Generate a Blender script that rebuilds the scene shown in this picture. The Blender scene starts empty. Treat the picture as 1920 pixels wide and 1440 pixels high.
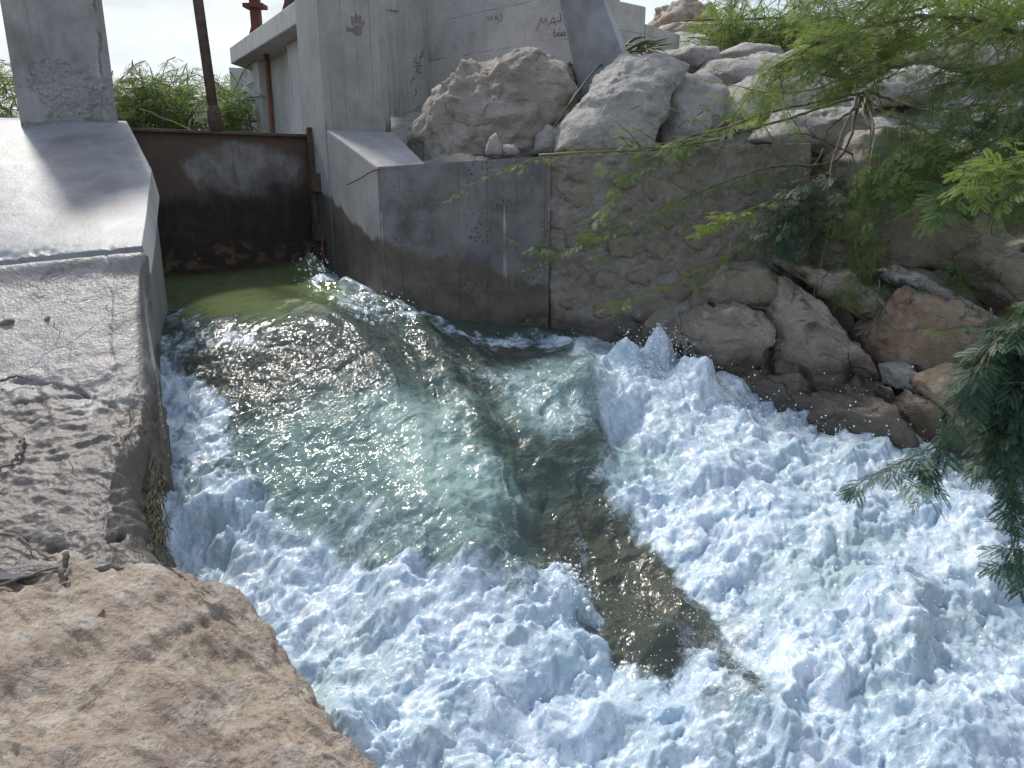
import bpy, bmesh, math, random
import numpy as np
from mathutils import Vector

# ------------------------------------------------------------------ camera, sky, sun, exposure
scene = bpy.context.scene
COL = scene.collection
PITCH = math.radians(16.2)
CAM = np.array([0.0, 0.0, 1.6])
FPX = 1442.0
cam_d = bpy.data.cameras.new('camera'); cam_d.sensor_width = 36.0; cam_d.lens = FPX / 1920 * 36.0
cam_d.clip_start = 0.05; cam_d.clip_end = 6000
cam = bpy.data.objects.new('camera', cam_d); COL.objects.link(cam)
cam.location = CAM; cam.rotation_euler = (math.pi / 2 - PITCH, 0, 0)
scene.camera = cam

SUN_EL = math.radians(52); SUN_AZ = math.radians(-36)      # ahead of the camera, a little to the left
world = bpy.data.worlds.new('World'); scene.world = world; world.use_nodes = True
wn = world.node_tree; wn.nodes.clear()
def W(t, **k):
    n = wn.nodes.new(t)
    for a, b in k.items(): setattr(n, a, b)
    return n
w_out = W('ShaderNodeOutputWorld'); w_bg = W('ShaderNodeBackground'); w_sky = W('ShaderNodeTexSky', sky_type='NISHITA')
w_sky.sun_disc = False; w_sky.sun_elevation = SUN_EL; w_sky.sun_rotation = SUN_AZ
w_sky.air_density = 1.0; w_sky.dust_density = 1.6; w_sky.ozone_density = 1.2
w_co = W('ShaderNodeTexCoord'); w_sep = W('ShaderNodeSeparateXYZ'); wn.links.new(w_co.outputs['Generated'], w_sep.inputs[0])
w_z = W('ShaderNodeMath', operation='MAXIMUM'); wn.links.new(w_sep.outputs['Z'], w_z.inputs[0]); w_z.inputs[1].default_value = 0.0
w_za = W('ShaderNodeMath', operation='ADD'); wn.links.new(w_z.outputs[0], w_za.inputs[0]); w_za.inputs[1].default_value = 0.16
w_div = W('ShaderNodeVectorMath', operation='DIVIDE'); wn.links.new(w_co.outputs['Generated'], w_div.inputs[0]); wn.links.new(w_za.outputs[0], w_div.inputs[1])
w_no = W('ShaderNodeTexNoise'); w_no.inputs['Scale'].default_value = 0.9; w_no.inputs['Detail'].default_value = 6; w_no.inputs['Distortion'].default_value = 0.4
wn.links.new(w_div.outputs[0], w_no.inputs['Vector'])
w_r = W('ShaderNodeMapRange', interpolation_type='SMOOTHSTEP'); wn.links.new(w_no.outputs[0], w_r.inputs[0])
w_r.inputs[1].default_value = 0.36; w_r.inputs[2].default_value = 0.72
w_hz = W('ShaderNodeMapRange', interpolation_type='SMOOTHSTEP'); wn.links.new(w_z.outputs[0], w_hz.inputs[0])   # cloud cover thickens towards the horizon
w_hz.inputs[1].default_value = 0.5; w_hz.inputs[2].default_value = 0.0; w_hz.inputs[3].default_value = 0.0; w_hz.inputs[4].default_value = 0.93
w_mx = W('ShaderNodeMath', operation='MAXIMUM'); wn.links.new(w_r.outputs[0], w_mx.inputs[0]); wn.links.new(w_hz.outputs[0], w_mx.inputs[1])
w_no2 = W('ShaderNodeTexNoise'); w_no2.inputs['Scale'].default_value = 1.7; w_no2.inputs['Detail'].default_value = 5
wn.links.new(w_div.outputs[0], w_no2.inputs['Vector'])
w_cr = W('ShaderNodeValToRGB'); wn.links.new(w_no2.outputs[0], w_cr.inputs[0])
w_cr.color_ramp.elements[0].position = 0.33; w_cr.color_ramp.elements[0].color = (3.6, 3.9, 4.1, 1)
w_cr.color_ramp.elements[1].position = 0.68; w_cr.color_ramp.elements[1].color = (5.6, 5.75, 5.75, 1)
w_mix = W('ShaderNodeMix', data_type='RGBA'); wn.links.new(w_mx.outputs[0], w_mix.inputs[0])
wn.links.new(w_sky.outputs[0], w_mix.inputs[6]); wn.links.new(w_cr.outputs[0], w_mix.inputs[7])
wn.links.new(w_mix.outputs[2], w_bg.inputs['Color']); w_bg.inputs['Strength'].default_value = 0.15
wn.links.new(w_bg.outputs[0], w_out.inputs['Surface'])

sun_d = bpy.data.lights.new('sun', 'SUN'); sun_d.energy = 2.4; sun_d.angle = math.radians(6.0); sun_d.color = (1.0, 0.95, 0.86)
sun = bpy.data.objects.new('sun', sun_d); COL.objects.link(sun)
sdir = Vector((math.sin(SUN_AZ) * math.cos(SUN_EL), math.cos(SUN_AZ) * math.cos(SUN_EL), math.sin(SUN_EL)))
sun.rotation_euler = sdir.to_track_quat('Z', 'Y').to_euler(); sun.location = (-3, 8, 9)

vs = scene.view_settings; vs.view_transform = 'Standard'; vs.look = 'None'; vs.gamma = 1; vs.exposure = 0.35; vs.use_curve_mapping = False
scene.render.engine = 'CYCLES'; scene.cycles.max_bounces = 5; scene.cycles.diffuse_bounces = 3; scene.cycles.glossy_bounces = 2; scene.cycles.transmission_bounces = 3; scene.render.resolution_x = 1024; scene.render.resolution_y = 768

# ------------------------------------------------------------------ measuring helpers
SP, CP = math.sin(PITCH), math.cos(PITCH)
def ray(px, py):
    x = (px - 960) / FPX; v = (720 - py) / FPX
    return np.array([x, CP + v * SP, -SP + v * CP])
def at(px, py, Y):                      # point seen there, Y metres ahead
    d = ray(px, py); return CAM + d * (Y / d[1])
def hit(px, py, z):                     # point seen there at height z
    d = ray(px, py); return CAM + d * ((z - CAM[2]) / d[2])
def onplane(px, py, p0, n, off=0.0):
    d = ray(px, py); n = np.asarray(n, float); n = n / np.linalg.norm(n)
    if n @ d > 0: n = -n
    return CAM + d * (((p0 + n * off - CAM) @ n) / (d @ n))
def proj(P):
    q = P - CAM; dep = q[:, 1] * CP - q[:, 2] * SP; dep = np.maximum(dep, 0.05)
    return 960 + FPX * q[:, 0] / dep, 720 - FPX * (q[:, 1] * SP + q[:, 2] * CP) / dep

# ------------------------------------------------------------------ noise
def _h(ix, iy, iz, s):
    h = (ix.astype(np.int64) * 374761393 + iy.astype(np.int64) * 668265263 + iz.astype(np.int64) * 2147483647 + s * 974634777) & 0xffffffff
    h = ((h ^ (h >> 13)) * 1274126177) & 0xffffffff
    return (h ^ (h >> 16)) & 0xffffffff
def noise(P, s=0):
    F = np.floor(P); f = P - F; I = F.astype(np.int64)
    u = f * f * f * (f * (f * 6 - 15) + 10)
    r = 0
    for a in (0, 1):
        for b in (0, 1):
            for c in (0, 1):
                h = _h(I[:, 0] + a, I[:, 1] + b, I[:, 2] + c, s)
                gx = ((h & 1023) / 511.5 - 1); gy = (((h >> 10) & 1023) / 511.5 - 1); gz = (((h >> 20) & 1023) / 511.5 - 1)
                w = (u[:, 0] if a else 1 - u[:, 0]) * (u[:, 1] if b else 1 - u[:, 1]) * (u[:, 2] if c else 1 - u[:, 2])
                r = r + w * (gx * (f[:, 0] - a) + gy * (f[:, 1] - b) + gz * (f[:, 2] - c))
    return r * 1.3
def fbm(P, s=0, o=4, lac=2.1, g=0.5):
    r = 0; a = 1.0; q = np.asarray(P, float)
    for i in range(o):
        r = r + a * noise(q, s + i * 17); q = q * lac + 3.7; a *= g
    return r
def ridged(P, s=0, o=4, lac=2.1, g=0.5):
    r = 0; a = 1.0; q = np.asarray(P, float)
    for i in range(o):
        r = r + a * (1 - np.abs(noise(q, s + i * 17)) * 2); q = q * lac + 3.7; a *= g
    return r
def billow(P, s=0, o=4, lac=2.1, g=0.5):
    r = 0; a = 1.0; q = np.asarray(P, float)
    for i in range(o):
        r = r + a * (np.abs(noise(q, s + i * 17)) * 2 - 0.4); q = q * lac + 3.7; a *= g
    return r
def sst(x, a, b):
    t = np.clip((x - a) / (b - a), 0, 1); return t * t * (3 - 2 * t)
def linedist(px, py, pl):               # distance to a polyline
    best = np.full(px.shape, 1e9)
    for (x0, y0), (x1, y1) in zip(pl[:-1], pl[1:]):
        dx, dy = x1 - x0, y1 - y0; t = np.clip(((px - x0) * dx + (py - y0) * dy) / (dx * dx + dy * dy + 1e-9), 0, 1)
        best = np.minimum(best, np.hypot(px - x0 - t * dx, py - y0 - t * dy))
    return best
def polymask(px, py, poly, soft):       # 1 inside, soft edge
    inside = np.zeros(px.shape, bool)
    n = len(poly)
    for i in range(n):
        x0, y0 = poly[i]; x1, y1 = poly[(i + 1) % n]
        c = ((y0 > py) != (y1 > py)) & (px < (x1 - x0) * (py - y0) / (y1 - y0 + 1e-12) + x0)
        inside ^= c
    d = linedist(px, py, list(poly) + [poly[0]])
    return sst(np.where(inside, d, -d), -soft, soft)

# ------------------------------------------------------------------ object helpers
def tag(o, label=None, cat=None, group=None, kind=None):
    if label: o['label'] = label
    if cat: o['category'] = cat
    if group: o['group'] = group
    if kind: o['kind'] = kind
    return o
def empty(name, loc, label, cat, group=None):
    o = bpy.data.objects.new(name, None); COL.objects.link(o); o.location = [float(c) for c in loc]; o.empty_display_size = 0.1
    return tag(o, label, cat, group)
def put(name, me, mat, parent=None, origin=None):
    o = bpy.data.objects.new(name, me); COL.objects.link(o)
    if mat is not None and not me.materials: me.materials.append(mat)
    if parent is not None:
        o.parent = parent
        p = parent; off = Vector((0, 0, 0))
        while p is not None: off += p.location; p = p.parent
        o.location = -off
    return o
def mesh(name, V, F, mat, parent=None, smooth=True):
    V = np.asarray(V, float).reshape(-1, 3)
    me = bpy.data.meshes.new(name)
    if isinstance(F, np.ndarray) and F.ndim == 2:
        k = F.shape[1]; nf = F.shape[0]
        me.vertices.add(len(V)); me.vertices.foreach_set('co', V.astype(np.float32).ravel())
        me.loops.add(nf * k); me.loops.foreach_set('vertex_index', F.astype(np.int32).ravel())
        me.polygons.add(nf); me.polygons.foreach_set('loop_start', np.arange(0, nf * k, k, dtype=np.int32))
        me.update(calc_edges=True)
    else:
        me.from_pydata([tuple(v) for v in V], [], [tuple(int(i) for i in f) for f in F]); me.update()
    if smooth: me.polygons.foreach_set('use_smooth', np.ones(len(me.polygons), bool))
    return put(name, me, mat, parent)
def attr(o, name, vals):
    a = o.data.attributes.new(name, 'FLOAT', 'POINT'); a.data.foreach_set('value', np.asarray(vals, np.float32).ravel())
def attr_col(o, name, rgb):
    a = o.data.attributes.new(name, 'FLOAT_COLOR', 'POINT')
    c = np.ones((len(rgb), 4), np.float32); c[:, :3] = rgb; a.data.foreach_set('color', c.ravel())
def cr(P, n, axis=0):                   # Catmull-Rom resample along an axis
    P = np.moveaxis(np.asarray(P, float), axis, 0); m = P.shape[0]
    if m == 2:
        t = np.linspace(0, 1, n).reshape((-1,) + (1,) * (P.ndim - 1)); R = P[0] * (1 - t) + P[1] * t
        return np.moveaxis(R, 0, axis)
    E = np.concatenate([[2 * P[0] - P[1]], P, [2 * P[-1] - P[-2]]])
    t = np.linspace(0, m - 1, n); i = np.minimum(t.astype(int), m - 2); f = (t - i).reshape((-1,) + (1,) * (P.ndim - 1))
    a, b, c, d = E[i], E[i + 1], E[i + 2], E[i + 3]
    R = 0.5 * (2 * b + (c - a) * f + (2 * a - 5 * b + 4 * c - d) * f ** 2 + (3 * b - a - 3 * c + d) * f ** 3)
    return np.moveaxis(R, 0, axis)
def gridfaces(r, c):
    i = np.arange((r - 1) * (c - 1)); a = (i // (c - 1)) * c + i % (c - 1)
    return np.stack([a, a + 1, a + c + 1, a + c], 1)
def gridnormals(G):
    du = np.gradient(G, axis=1); dv = np.gradient(G, axis=0); n = np.cross(du, dv)
    n /= np.linalg.norm(n, axis=2, keepdims=True) + 1e-12; return n
def loft(name, rows, nr, nc, mat, parent=None, disp=None, back=(0, 0.2, -0.6), linear=False):
    R = np.array(rows, float)
    if linear:
        def lin(A, n, ax):
            A = np.moveaxis(A, ax, 0); t = np.linspace(0, A.shape[0] - 1, n); i = np.minimum(t.astype(int), A.shape[0] - 2); f = (t - i)[:, None, None]
            return np.moveaxis(A[i] * (1 - f) + A[i + 1] * f, 0, ax)
        G = lin(lin(R, nr, 0), nc, 1)
    else:
        G = cr(cr(R, nr, 0), nc, 1)
    N = gridnormals(G)
    cen = G.reshape(-1, 3)[len(G.reshape(-1, 3)) // 2]
    if (N[nr // 2, nc // 2] @ (CAM - cen)) < 0: N = -N; flip = True
    else: flip = False
    P = G.reshape(-1, 3).copy(); n = N.reshape(-1, 3)
    if disp is not None:
        x, y = proj(P); d = disp(P, x, y)
        P = P + (n * d[:, None] if d.ndim == 1 else d)
    F = gridfaces(nr, nc)
    idx = np.arange(nr * nc).reshape(nr, nc)
    ring = np.concatenate([idx[0, :-1], idx[:-1, -1], idx[-1, :0:-1], idx[:0:-1, 0]])
    k = len(P); m = len(ring)
    P2 = np.concatenate([P, P[ring] + np.array(back)])
    s = np.stack([ring, np.roll(ring, -1), k + np.roll(np.arange(m), -1), k + np.arange(m)], 1)
    cc = (P[ring] + np.array(back)).mean(0)
    P2 = np.concatenate([P2, cc[None]])
    capf = np.stack([k + np.arange(m), k + np.roll(np.arange(m), -1), np.full(m, k + m), np.full(m, k + m)], 1)
    Q = np.concatenate([F[:, ::-1] if not flip else F, s if not flip else s[:, ::-1]])
    faces = [tuple(f) for f in capf[:, :3]]
    me_all = list(map(tuple, Q.tolist())) + [tuple(map(int, f)) for f in faces]
    return mesh(name, P2, me_all, mat, parent)
def tube_data(path, radii, seg=6):
    P = np.asarray(path, float); n = len(P); rad = np.broadcast_to(np.asarray(radii, float), (n,))
    T = np.gradient(P, axis=0); T /= np.linalg.norm(T, axis=1, keepdims=True) + 1e-12
    up = np.array([0.3, 0.2, 1.0]); 
    A = np.cross(T, up); A /= np.linalg.norm(A, axis=1, keepdims=True) + 1e-9; B = np.cross(T, A)
    th = np.arange(seg) / seg * 2 * np.pi
    V = P[:, None] + rad[:, None, None] * (A[:, None] * np.cos(th)[None, :, None] + B[:, None] * np.sin(th)[None, :, None])
    V = V.reshape(-1, 3); F = []
    i = np.arange((n - 1) * seg); r = i // seg; c = i % seg
    F = np.stack([r * seg + c, r * seg + (c + 1) % seg, (r + 1) * seg + (c + 1) % seg, (r + 1) * seg + c], 1)
    V = np.concatenate([V, P[:1], P[-1:]]); k = n * seg
    j = np.arange(seg)
    c0 = np.stack([np.full(seg, k), (j + 1) % seg, j, j], 1); c1 = np.stack([np.full(seg, k + 1), (n - 1) * seg + j, (n - 1) * seg + (j + 1) % seg, (n - 1) * seg + (j + 1) % seg], 1)
    return V, np.concatenate([F, c0, c1])
def clean_quads(F):
    return [tuple(f) if f[2] != f[3] else tuple(f[:3]) for f in F.tolist()]
def join(parts):
    V = []; F = []; k = 0
    for v, f in parts: V.append(v); F.append(f + k); k += len(v)
    return np.concatenate(V), np.concatenate(F)
def tubes(name, paths, mat, parent=None, seg=6):
    V, F = join([tube_data(p, r, seg) for p, r in paths])
    return mesh(name, V, clean_quads(F), mat, parent)
def prism(name, xy, z0, z1, mat, parent=None, bevel=0.012, tops=None, batter=None):
    """closed polygonal block; tops = height of each top corner, batter = horizontal offset of each top corner"""
    bm = bmesh.new(); n = len(xy)
    lo = [bm.verts.new((x, y, z0)) for x, y in xy]
    hi = [bm.verts.new((x + (batter[i][0] if batter else 0), y + (batter[i][1] if batter else 0), tops[i] if tops else z1)) for i, (x, y) in enumerate(xy)]
    bm.faces.new(lo[::-1]); bm.faces.new(hi)
    for i in range(n): bm.faces.new((lo[i], lo[(i + 1) % n], hi[(i + 1) % n], hi[i]))
    bmesh.ops.recalc_face_normals(bm, faces=bm.faces)
    if bevel: bmesh.ops.bevel(bm, geom=bm.edges[:], offset=bevel, segments=2, profile=0.6, affect='EDGES')
    me = bpy.data.meshes.new(name); bm.to_mesh(me); bm.free()
    return put(name, me, mat, parent)
def hull(name, pts, mat, parent=None, bevel=0.01):
    bm = bmesh.new()
    for p in pts: bm.verts.new([float(c) for c in p])
    r = bmesh.ops.convex_hull(bm, input=bm.verts[:])
    bmesh.ops.dissolve_limit(bm, angle_limit=0.02, verts=bm.verts[:], edges=bm.edges[:])
    bmesh.ops.recalc_face_normals(bm, faces=bm.faces)
    if bevel: bmesh.ops.bevel(bm, geom=bm.edges[:], offset=bevel, segments=2, profile=0.6, affect='EDGES')
    me = bpy.data.meshes.new(name); bm.to_mesh(me); bm.free()
    return put(name, me, mat, parent)
_ico = {}
def ico(k):
    if k not in _ico:
        bm = bmesh.new(); bmesh.ops.create_icosphere(bm, subdivisions=k, radius=1)
        V = np.array([v.co[:] for v in bm.verts]); F = np.array([[v.index for v in f.verts] for f in bm.faces]); bm.free()
        _ico[k] = (V, F)
    return _ico[k]
def rock(name, outline, Y, depth, mat, label=None, cat='rock', group=None, sub=5, amp=0.05, seed=1, facets=9, tilt=(0, 0), parent=None, freq=3.0, strata=0.0, expo=2.6, cut=(0.72, 0.95)):
    """boulder whose outline follows the traced one, `depth` metres thick to each side; tilt = change of distance per 100 px in x and y"""
    rnd = np.random.default_rng(seed)
    O = np.array(outline, float); c = O.mean(0)
    V, F = ico(sub); D = V.copy()
    for _ in range(facets):                        # broken faces
        n = rnd.normal(size=3); n[2] -= 0.5; n /= np.linalg.norm(n); d = rnd.uniform(*cut)
        h = D @ n - d; D = D - np.where(h > 0, h, 0)[:, None] * n
    ang = np.arctan2(V[:, 1], V[:, 0])
    R = np.zeros(len(V)); ux, uy = np.cos(ang), -np.sin(ang)
    best = np.full(len(V), 0.0)
    for i in range(len(O)):
        a = O[i] - c; b = O[(i + 1) % len(O)] - c; e = b - a
        den = ux * e[1] - uy * e[0]; den = np.where(np.abs(den) < 1e-9, 1e-9, den)
        t = (a[0] * e[1] - a[1] * e[0]) / den; s = (a[0] * uy - a[1] * ux) / den
        ok = (t > 0) & (s >= -1e-6) & (s <= 1 + 1e-6); best = np.where(ok & (t > best), t, best)
    R = np.where(best > 0, best, np.median(best))
    rho = np.hypot(D[:, 0], D[:, 1]); r0 = np.hypot(V[:, 0], V[:, 1]) + 1e-9
    cc = np.clip(np.abs(D[:, 2]), 0, 1)
    prof = (1 - np.minimum(np.abs(V[:, 2]), 1) ** expo) ** (1 / expo) * (rho / r0)
    px = c[0] + ux * R * prof; py = c[1] + uy * R * prof
    Yp = Y + tilt[0] * (px - c[0]) / 100 + tilt[1] * (py - c[1]) / 100
    x = (px - 960) / FPX; v = (720 - py) / FPX
    dd = np.stack([x, CP + v * SP, -SP + v * CP], 1); P = CAM + dd * (Yp / dd[:, 1])[:, None]
    P[:, 1] += -D[:, 2] * depth
    cen = P.mean(0); rad = P - cen; rn = rad / (np.linalg.norm(rad, axis=1, keepdims=True) + 1e-9)
    a = amp * (fbm(P * freq, seed, 5) + 0.45 * ridged(P * freq * 2.3, seed + 5, 4) - 0.5)
    if strata:
        s = P[:, 2] * 9 + P[:, 0] * 2 + fbm(P * 2, seed + 9, 3) * 1.5
        a = a + strata * (np.abs((s % 1) - 0.5) * 2 - 0.5)
    P = P + rn * a[:, None]
    o = mesh(name, P, F, mat, parent)
    if label: tag(o, label, cat, group)
    return o
# ------------------------------------------------------------------ materials
class NT:
    def __init__(s, name):
        s.m = bpy.data.materials.new(name); s.m.use_nodes = True; s.t = s.m.node_tree; s.t.nodes.clear()
        s.out = s.n('ShaderNodeOutputMaterial'); s.b = s.n('ShaderNodeBsdfPrincipled'); s.l(s.b.outputs[0], s.out.inputs[0])
        s.geo = s.n('ShaderNodeNewGeometry'); s.P = s.geo.outputs['Position']
    def n(s, t, **k):
        x = s.t.nodes.new(t)
        for a, b in k.items(): setattr(x, a, b)
        return x
    def l(s, a, b): s.t.links.new(a, b)
    def setin(s, sock, v):
        if hasattr(v, 'is_output') or isinstance(v, bpy.types.NodeSocket): s.l(v, sock)
        elif isinstance(v, (tuple, list)) and len(v) == 3 and sock.type == 'RGBA': sock.default_value = (*v, 1)
        else: sock.default_value = v
    def noise(s, vec, scale, detail=5, rough=0.55, dist=0.0, out=0):
        x = s.n('ShaderNodeTexNoise'); s.l(vec, x.inputs['Vector']); x.inputs['Scale'].default_value = scale
        x.inputs['Detail'].default_value = detail; x.inputs['Roughness'].default_value = rough; x.inputs['Distortion'].default_value = dist
        return x.outputs[out]
    def vor(s, vec, scale, feature='F1', out=0):
        x = s.n('ShaderNodeTexVoronoi', feature=feature); s.l(vec, x.inputs['Vector']); x.inputs['Scale'].default_value = scale; return x.outputs[out]
    def scale(s, vec, v):
        x = s.n('ShaderNodeVectorMath', operation='MULTIPLY'); s.l(vec, x.inputs[0]); x.inputs[1].default_value = v; return x.outputs[0]
    def addv(s, a, b):
        x = s.n('ShaderNodeVectorMath', operation='ADD'); s.l(a, x.inputs[0]); s.setin(x.inputs[1], b); return x.outputs[0]
    def dot(s, vec, v):
        x = s.n('ShaderNodeVectorMath', operation='DOT_PRODUCT'); s.l(vec, x.inputs[0]); x.inputs[1].default_value = v; return x.outputs['Value']
    def ma(s, op, a, b=0.0, c=0.0):
        x = s.n('ShaderNodeMath', operation=op); s.setin(x.inputs[0], a); s.setin(x.inputs[1], b)
        if op in ('MULTIPLY_ADD',): s.setin(x.inputs[2], c)
        return x.outputs[0]
    def mr(s, v, a, b, c=0.0, d=1.0):
        x = s.n('ShaderNodeMapRange', interpolation_type='SMOOTHSTEP'); s.setin(x.inputs[0], v)
        for i, q in enumerate((a, b, c, d)): s.setin(x.inputs[i + 1], q)
        return x.outputs[0]
    def mix(s, f, a, b, blend='MIX'):
        x = s.n('ShaderNodeMix', data_type='RGBA', blend_type=blend); s.setin(x.inputs[0], f); s.setin(x.inputs[6], a); s.setin(x.inputs[7], b); return x.outputs[2]
    def attr(s, name, out='Fac'):
        x = s.n('ShaderNodeAttribute', attribute_name=name); return x.outputs[out]
    def bump(s, h, strength, dist, nrm=None):
        x = s.n('ShaderNodeBump'); s.setin(x.inputs['Strength'], strength); x.inputs['Distance'].default_value = dist; s.l(h, x.inputs['Height'])
        if nrm is not None: s.l(nrm, x.inputs['Normal'])
        return x.outputs[0]
    def fin(s, col=None, rough=None, nrm=None, spec=None):
        if col is not None: s.setin(s.b.inputs['Base Color'], col)
        if rough is not None: s.setin(s.b.inputs['Roughness'], rough)
        if nrm is not None: s.l(nrm, s.b.inputs['Normal'])
        if spec is not None: s.setin(s.b.inputs['Specular IOR Level'], spec)
        return s.m
    def z(s):
        x = s.n('ShaderNodeSeparateXYZ'); s.l(s.P, x.inputs[0]); return x.outputs['Z']

def concrete(name, base=(0.36, 0.37, 0.38), tangent=None, board=0.09, wet=None, streak=0.35, patch=(0.27, 0.265, 0.255), warm=0.25, horiz=False, rough=0.82, pits=0.0, boardamt=0.5, bigs=1.6):
    m = NT(name); P = m.P
    big = m.noise(P, bigs, 6, 0.62, 0.5); mid = m.noise(P, 7, 6, 0.65); fine = m.noise(P, 55, 4, 0.7)
    col = m.mix(m.mr(big, 0.38, 0.66), base, patch)
    col = m.mix(m.mr(mid, 0.35, 0.75, 0, 0.45), col, tuple(c * 1.28 for c in base))
    wm = m.noise(m.addv(P, (7, 3, 1)), 2.3, 5, 0.6)
    col = m.mix(m.mr(wm, 0.5, 0.75, 0, warm), col, (0.40, 0.34, 0.27))
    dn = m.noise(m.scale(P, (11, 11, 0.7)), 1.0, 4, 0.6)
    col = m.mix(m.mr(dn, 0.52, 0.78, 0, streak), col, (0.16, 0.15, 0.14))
    ef = m.noise(m.addv(m.scale(P, (14, 14, 0.9)), (3, 9, 2)), 1.0, 3, 0.6)
    col = m.mix(m.mr(ef, 0.62, 0.74, 0, streak * 0.8), col, (0.5, 0.5, 0.49))
    col = m.mix(m.mr(fine, 0.3, 0.75, 0, 0.35), col, (0.2, 0.2, 0.2))
    h = m.ma('ADD', m.ma('MULTIPLY', mid, 0.5), m.ma('MULTIPLY', fine, 0.3))
    if tangent is not None or horiz:
        s = m.dot(P, (0, 0, 1)) if horiz else m.dot(P, (tangent[0], tangent[1], 0))
        s = m.ma('ADD', s, m.ma('MULTIPLY', m.noise(P, 3, 2), 0.012))
        q = m.ma('DIVIDE', s, board); fr = m.ma('FRACT', q); fl = m.ma('FLOOR', q)
        d = m.ma('ABSOLUTE', m.ma('SUBTRACT', fr, 0.5)); line = m.mr(d, 0.462, 0.496)
        brk = m.mr(m.noise(P, 2.0, 3), 0.35, 0.6)
        line = m.ma('MULTIPLY', line, brk)
        wn_ = m.n('ShaderNodeTexWhiteNoise', noise_dimensions='1D'); m.l(fl, wn_.inputs['W'])
        col = m.mix(m.ma('MULTIPLY', wn_.outputs[0], 0.30 * boardamt), col, (0.2, 0.2, 0.205))
        col = m.mix(m.ma('MULTIPLY', line, 0.75 * boardamt), col, (0.1, 0.095, 0.09))
        gv = (40, 40, 1.5) if not horiz else (1.5, 1.5, 40)
        grain = m.noise(m.scale(P, gv), 2.0, 3, 0.6)
        h = m.ma('ADD', h, m.ma('ADD', m.ma('MULTIPLY', line, -0.8), m.ma('ADD', m.ma('MULTIPLY', wn_.outputs[0], 0.3), m.ma('MULTIPLY', grain, 0.35))))
    r = rough
    if pits:
        pv = m.vor(P, 38); pm = m.ma('MULTIPLY', m.mr(pv, 0.34, 0.2), m.mr(m.noise(P, 4, 3), 0.5, 0.62)); h = m.ma('SUBTRACT', h, m.ma('MULTIPLY', pm, pits)); col = m.mix(m.ma('MULTIPLY', pm, 0.7), col, (0.05, 0.045, 0.04))
    if wet is not None:
        hgt, nz, slope = wet
        z = m.ma('ADD', m.z(), m.ma('MULTIPLY', m.ma('SUBTRACT', m.noise(m.scale(P, (2.6, 2.6, 1.2)), 1.0, 6, 0.6), 0.5), nz))
        z = m.ma('ADD', z, m.ma('MULTIPLY', m.dot(P, (1, 0, 0)), slope))
        wmk = m.mr(z, hgt + 0.02, hgt - 0.02)
        col = m.mix(m.ma('MULTIPLY', wmk, 0.88), col, m.mix(m.mr(mid, 0.35, 0.7), (0.075, 0.06, 0.046), (0.14, 0.115, 0.088)))
        r = m.mr(wmk, 0, 1, rough, 0.42)
    return m.fin(col, r, m.bump(h, 0.55, 0.012))

def rockmat(name, a, b, c, dark=(0.12, 0.09, 0.07), scale=1.0, strata_dir=(0.25, 0.15, 1.0), grain=0.6, rough=0.8, wetz=None, lime=0.3, cracks=0.4, bump=0.8, wetc=(0.07, 0.055, 0.04)):
    m = NT(name); P = m.P
    wv = m.noise(P, 2.2 * scale, 5, 0.6, 0, 1)
    warp = m.addv(P, m.scale(wv, (0.22, 0.22, 0.22)))
    n1 = m.noise(warp, 2.4 * scale, 8, 0.62, 0.6); n2 = m.noise(warp, 9 * scale, 7, 0.65, 0.3); n3 = m.noise(P, 60 * scale, 4, 0.7)
    col = m.mix(m.mr(n1, 0.36, 0.64), a, b)
    col = m.mix(m.mr(n2, 0.42, 0.72, 0, 0.75), col, c)
    s = m.noise(m.addv(m.scale(warp, (3.2 * strata_dir[0] * 4, 3.2 * strata_dir[1] * 4, 16 * strata_dir[2])), (1, 2, 3)), 1.0 * scale, 6, 0.65)
    col = m.mix(m.mr(s, 0.52, 0.72, 0, 0.75), col, dark)  # dark strata streaks, deepened so the colour also suggests shaded crevices
    sp = m.noise(m.addv(P, (5, 5, 5)), 24 * scale, 4, 0.6)
    col = m.mix(m.mr(sp, 0.62, 0.74, 0, 0.55), col, dark)
    col = m.mix(m.mr(m.noise(m.addv(P, (2, 8, 4)), 15 * scale, 5, 0.7), 0.58, 0.72, 0, lime), col, (0.6, 0.57, 0.52))
    col = m.mix(m.mr(n3, 0.35, 0.7, 0, 0.3), col, (0.1, 0.08, 0.06))
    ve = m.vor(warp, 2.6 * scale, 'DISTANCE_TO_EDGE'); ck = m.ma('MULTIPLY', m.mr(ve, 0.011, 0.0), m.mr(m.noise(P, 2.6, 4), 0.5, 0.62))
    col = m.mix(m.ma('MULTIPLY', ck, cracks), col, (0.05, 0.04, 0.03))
    h = m.ma('ADD', m.ma('ADD', m.ma('MULTIPLY', n1, 0.9), m.ma('MULTIPLY', n2, 0.7)), m.ma('ADD', m.ma('MULTIPLY', s, grain), m.ma('MULTIPLY', n3, 0.28)))
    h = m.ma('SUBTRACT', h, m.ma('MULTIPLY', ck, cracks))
    r = rough
    if wetz is not None:
        z = m.ma('ADD', m.z(), m.ma('MULTIPLY', m.ma('SUBTRACT', m.noise(P, 3, 5), 0.5), 0.5))
        wmk = m.mr(z, wetz + 0.06, wetz - 0.06); col = m.mix(m.ma('MULTIPLY', wmk, 0.72), col, wetc); r = m.mr(wmk, 0, 1, rough, 0.38)
    return m.fin(col, r, m.bump(h, bump, 0.03 / scale))

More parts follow.
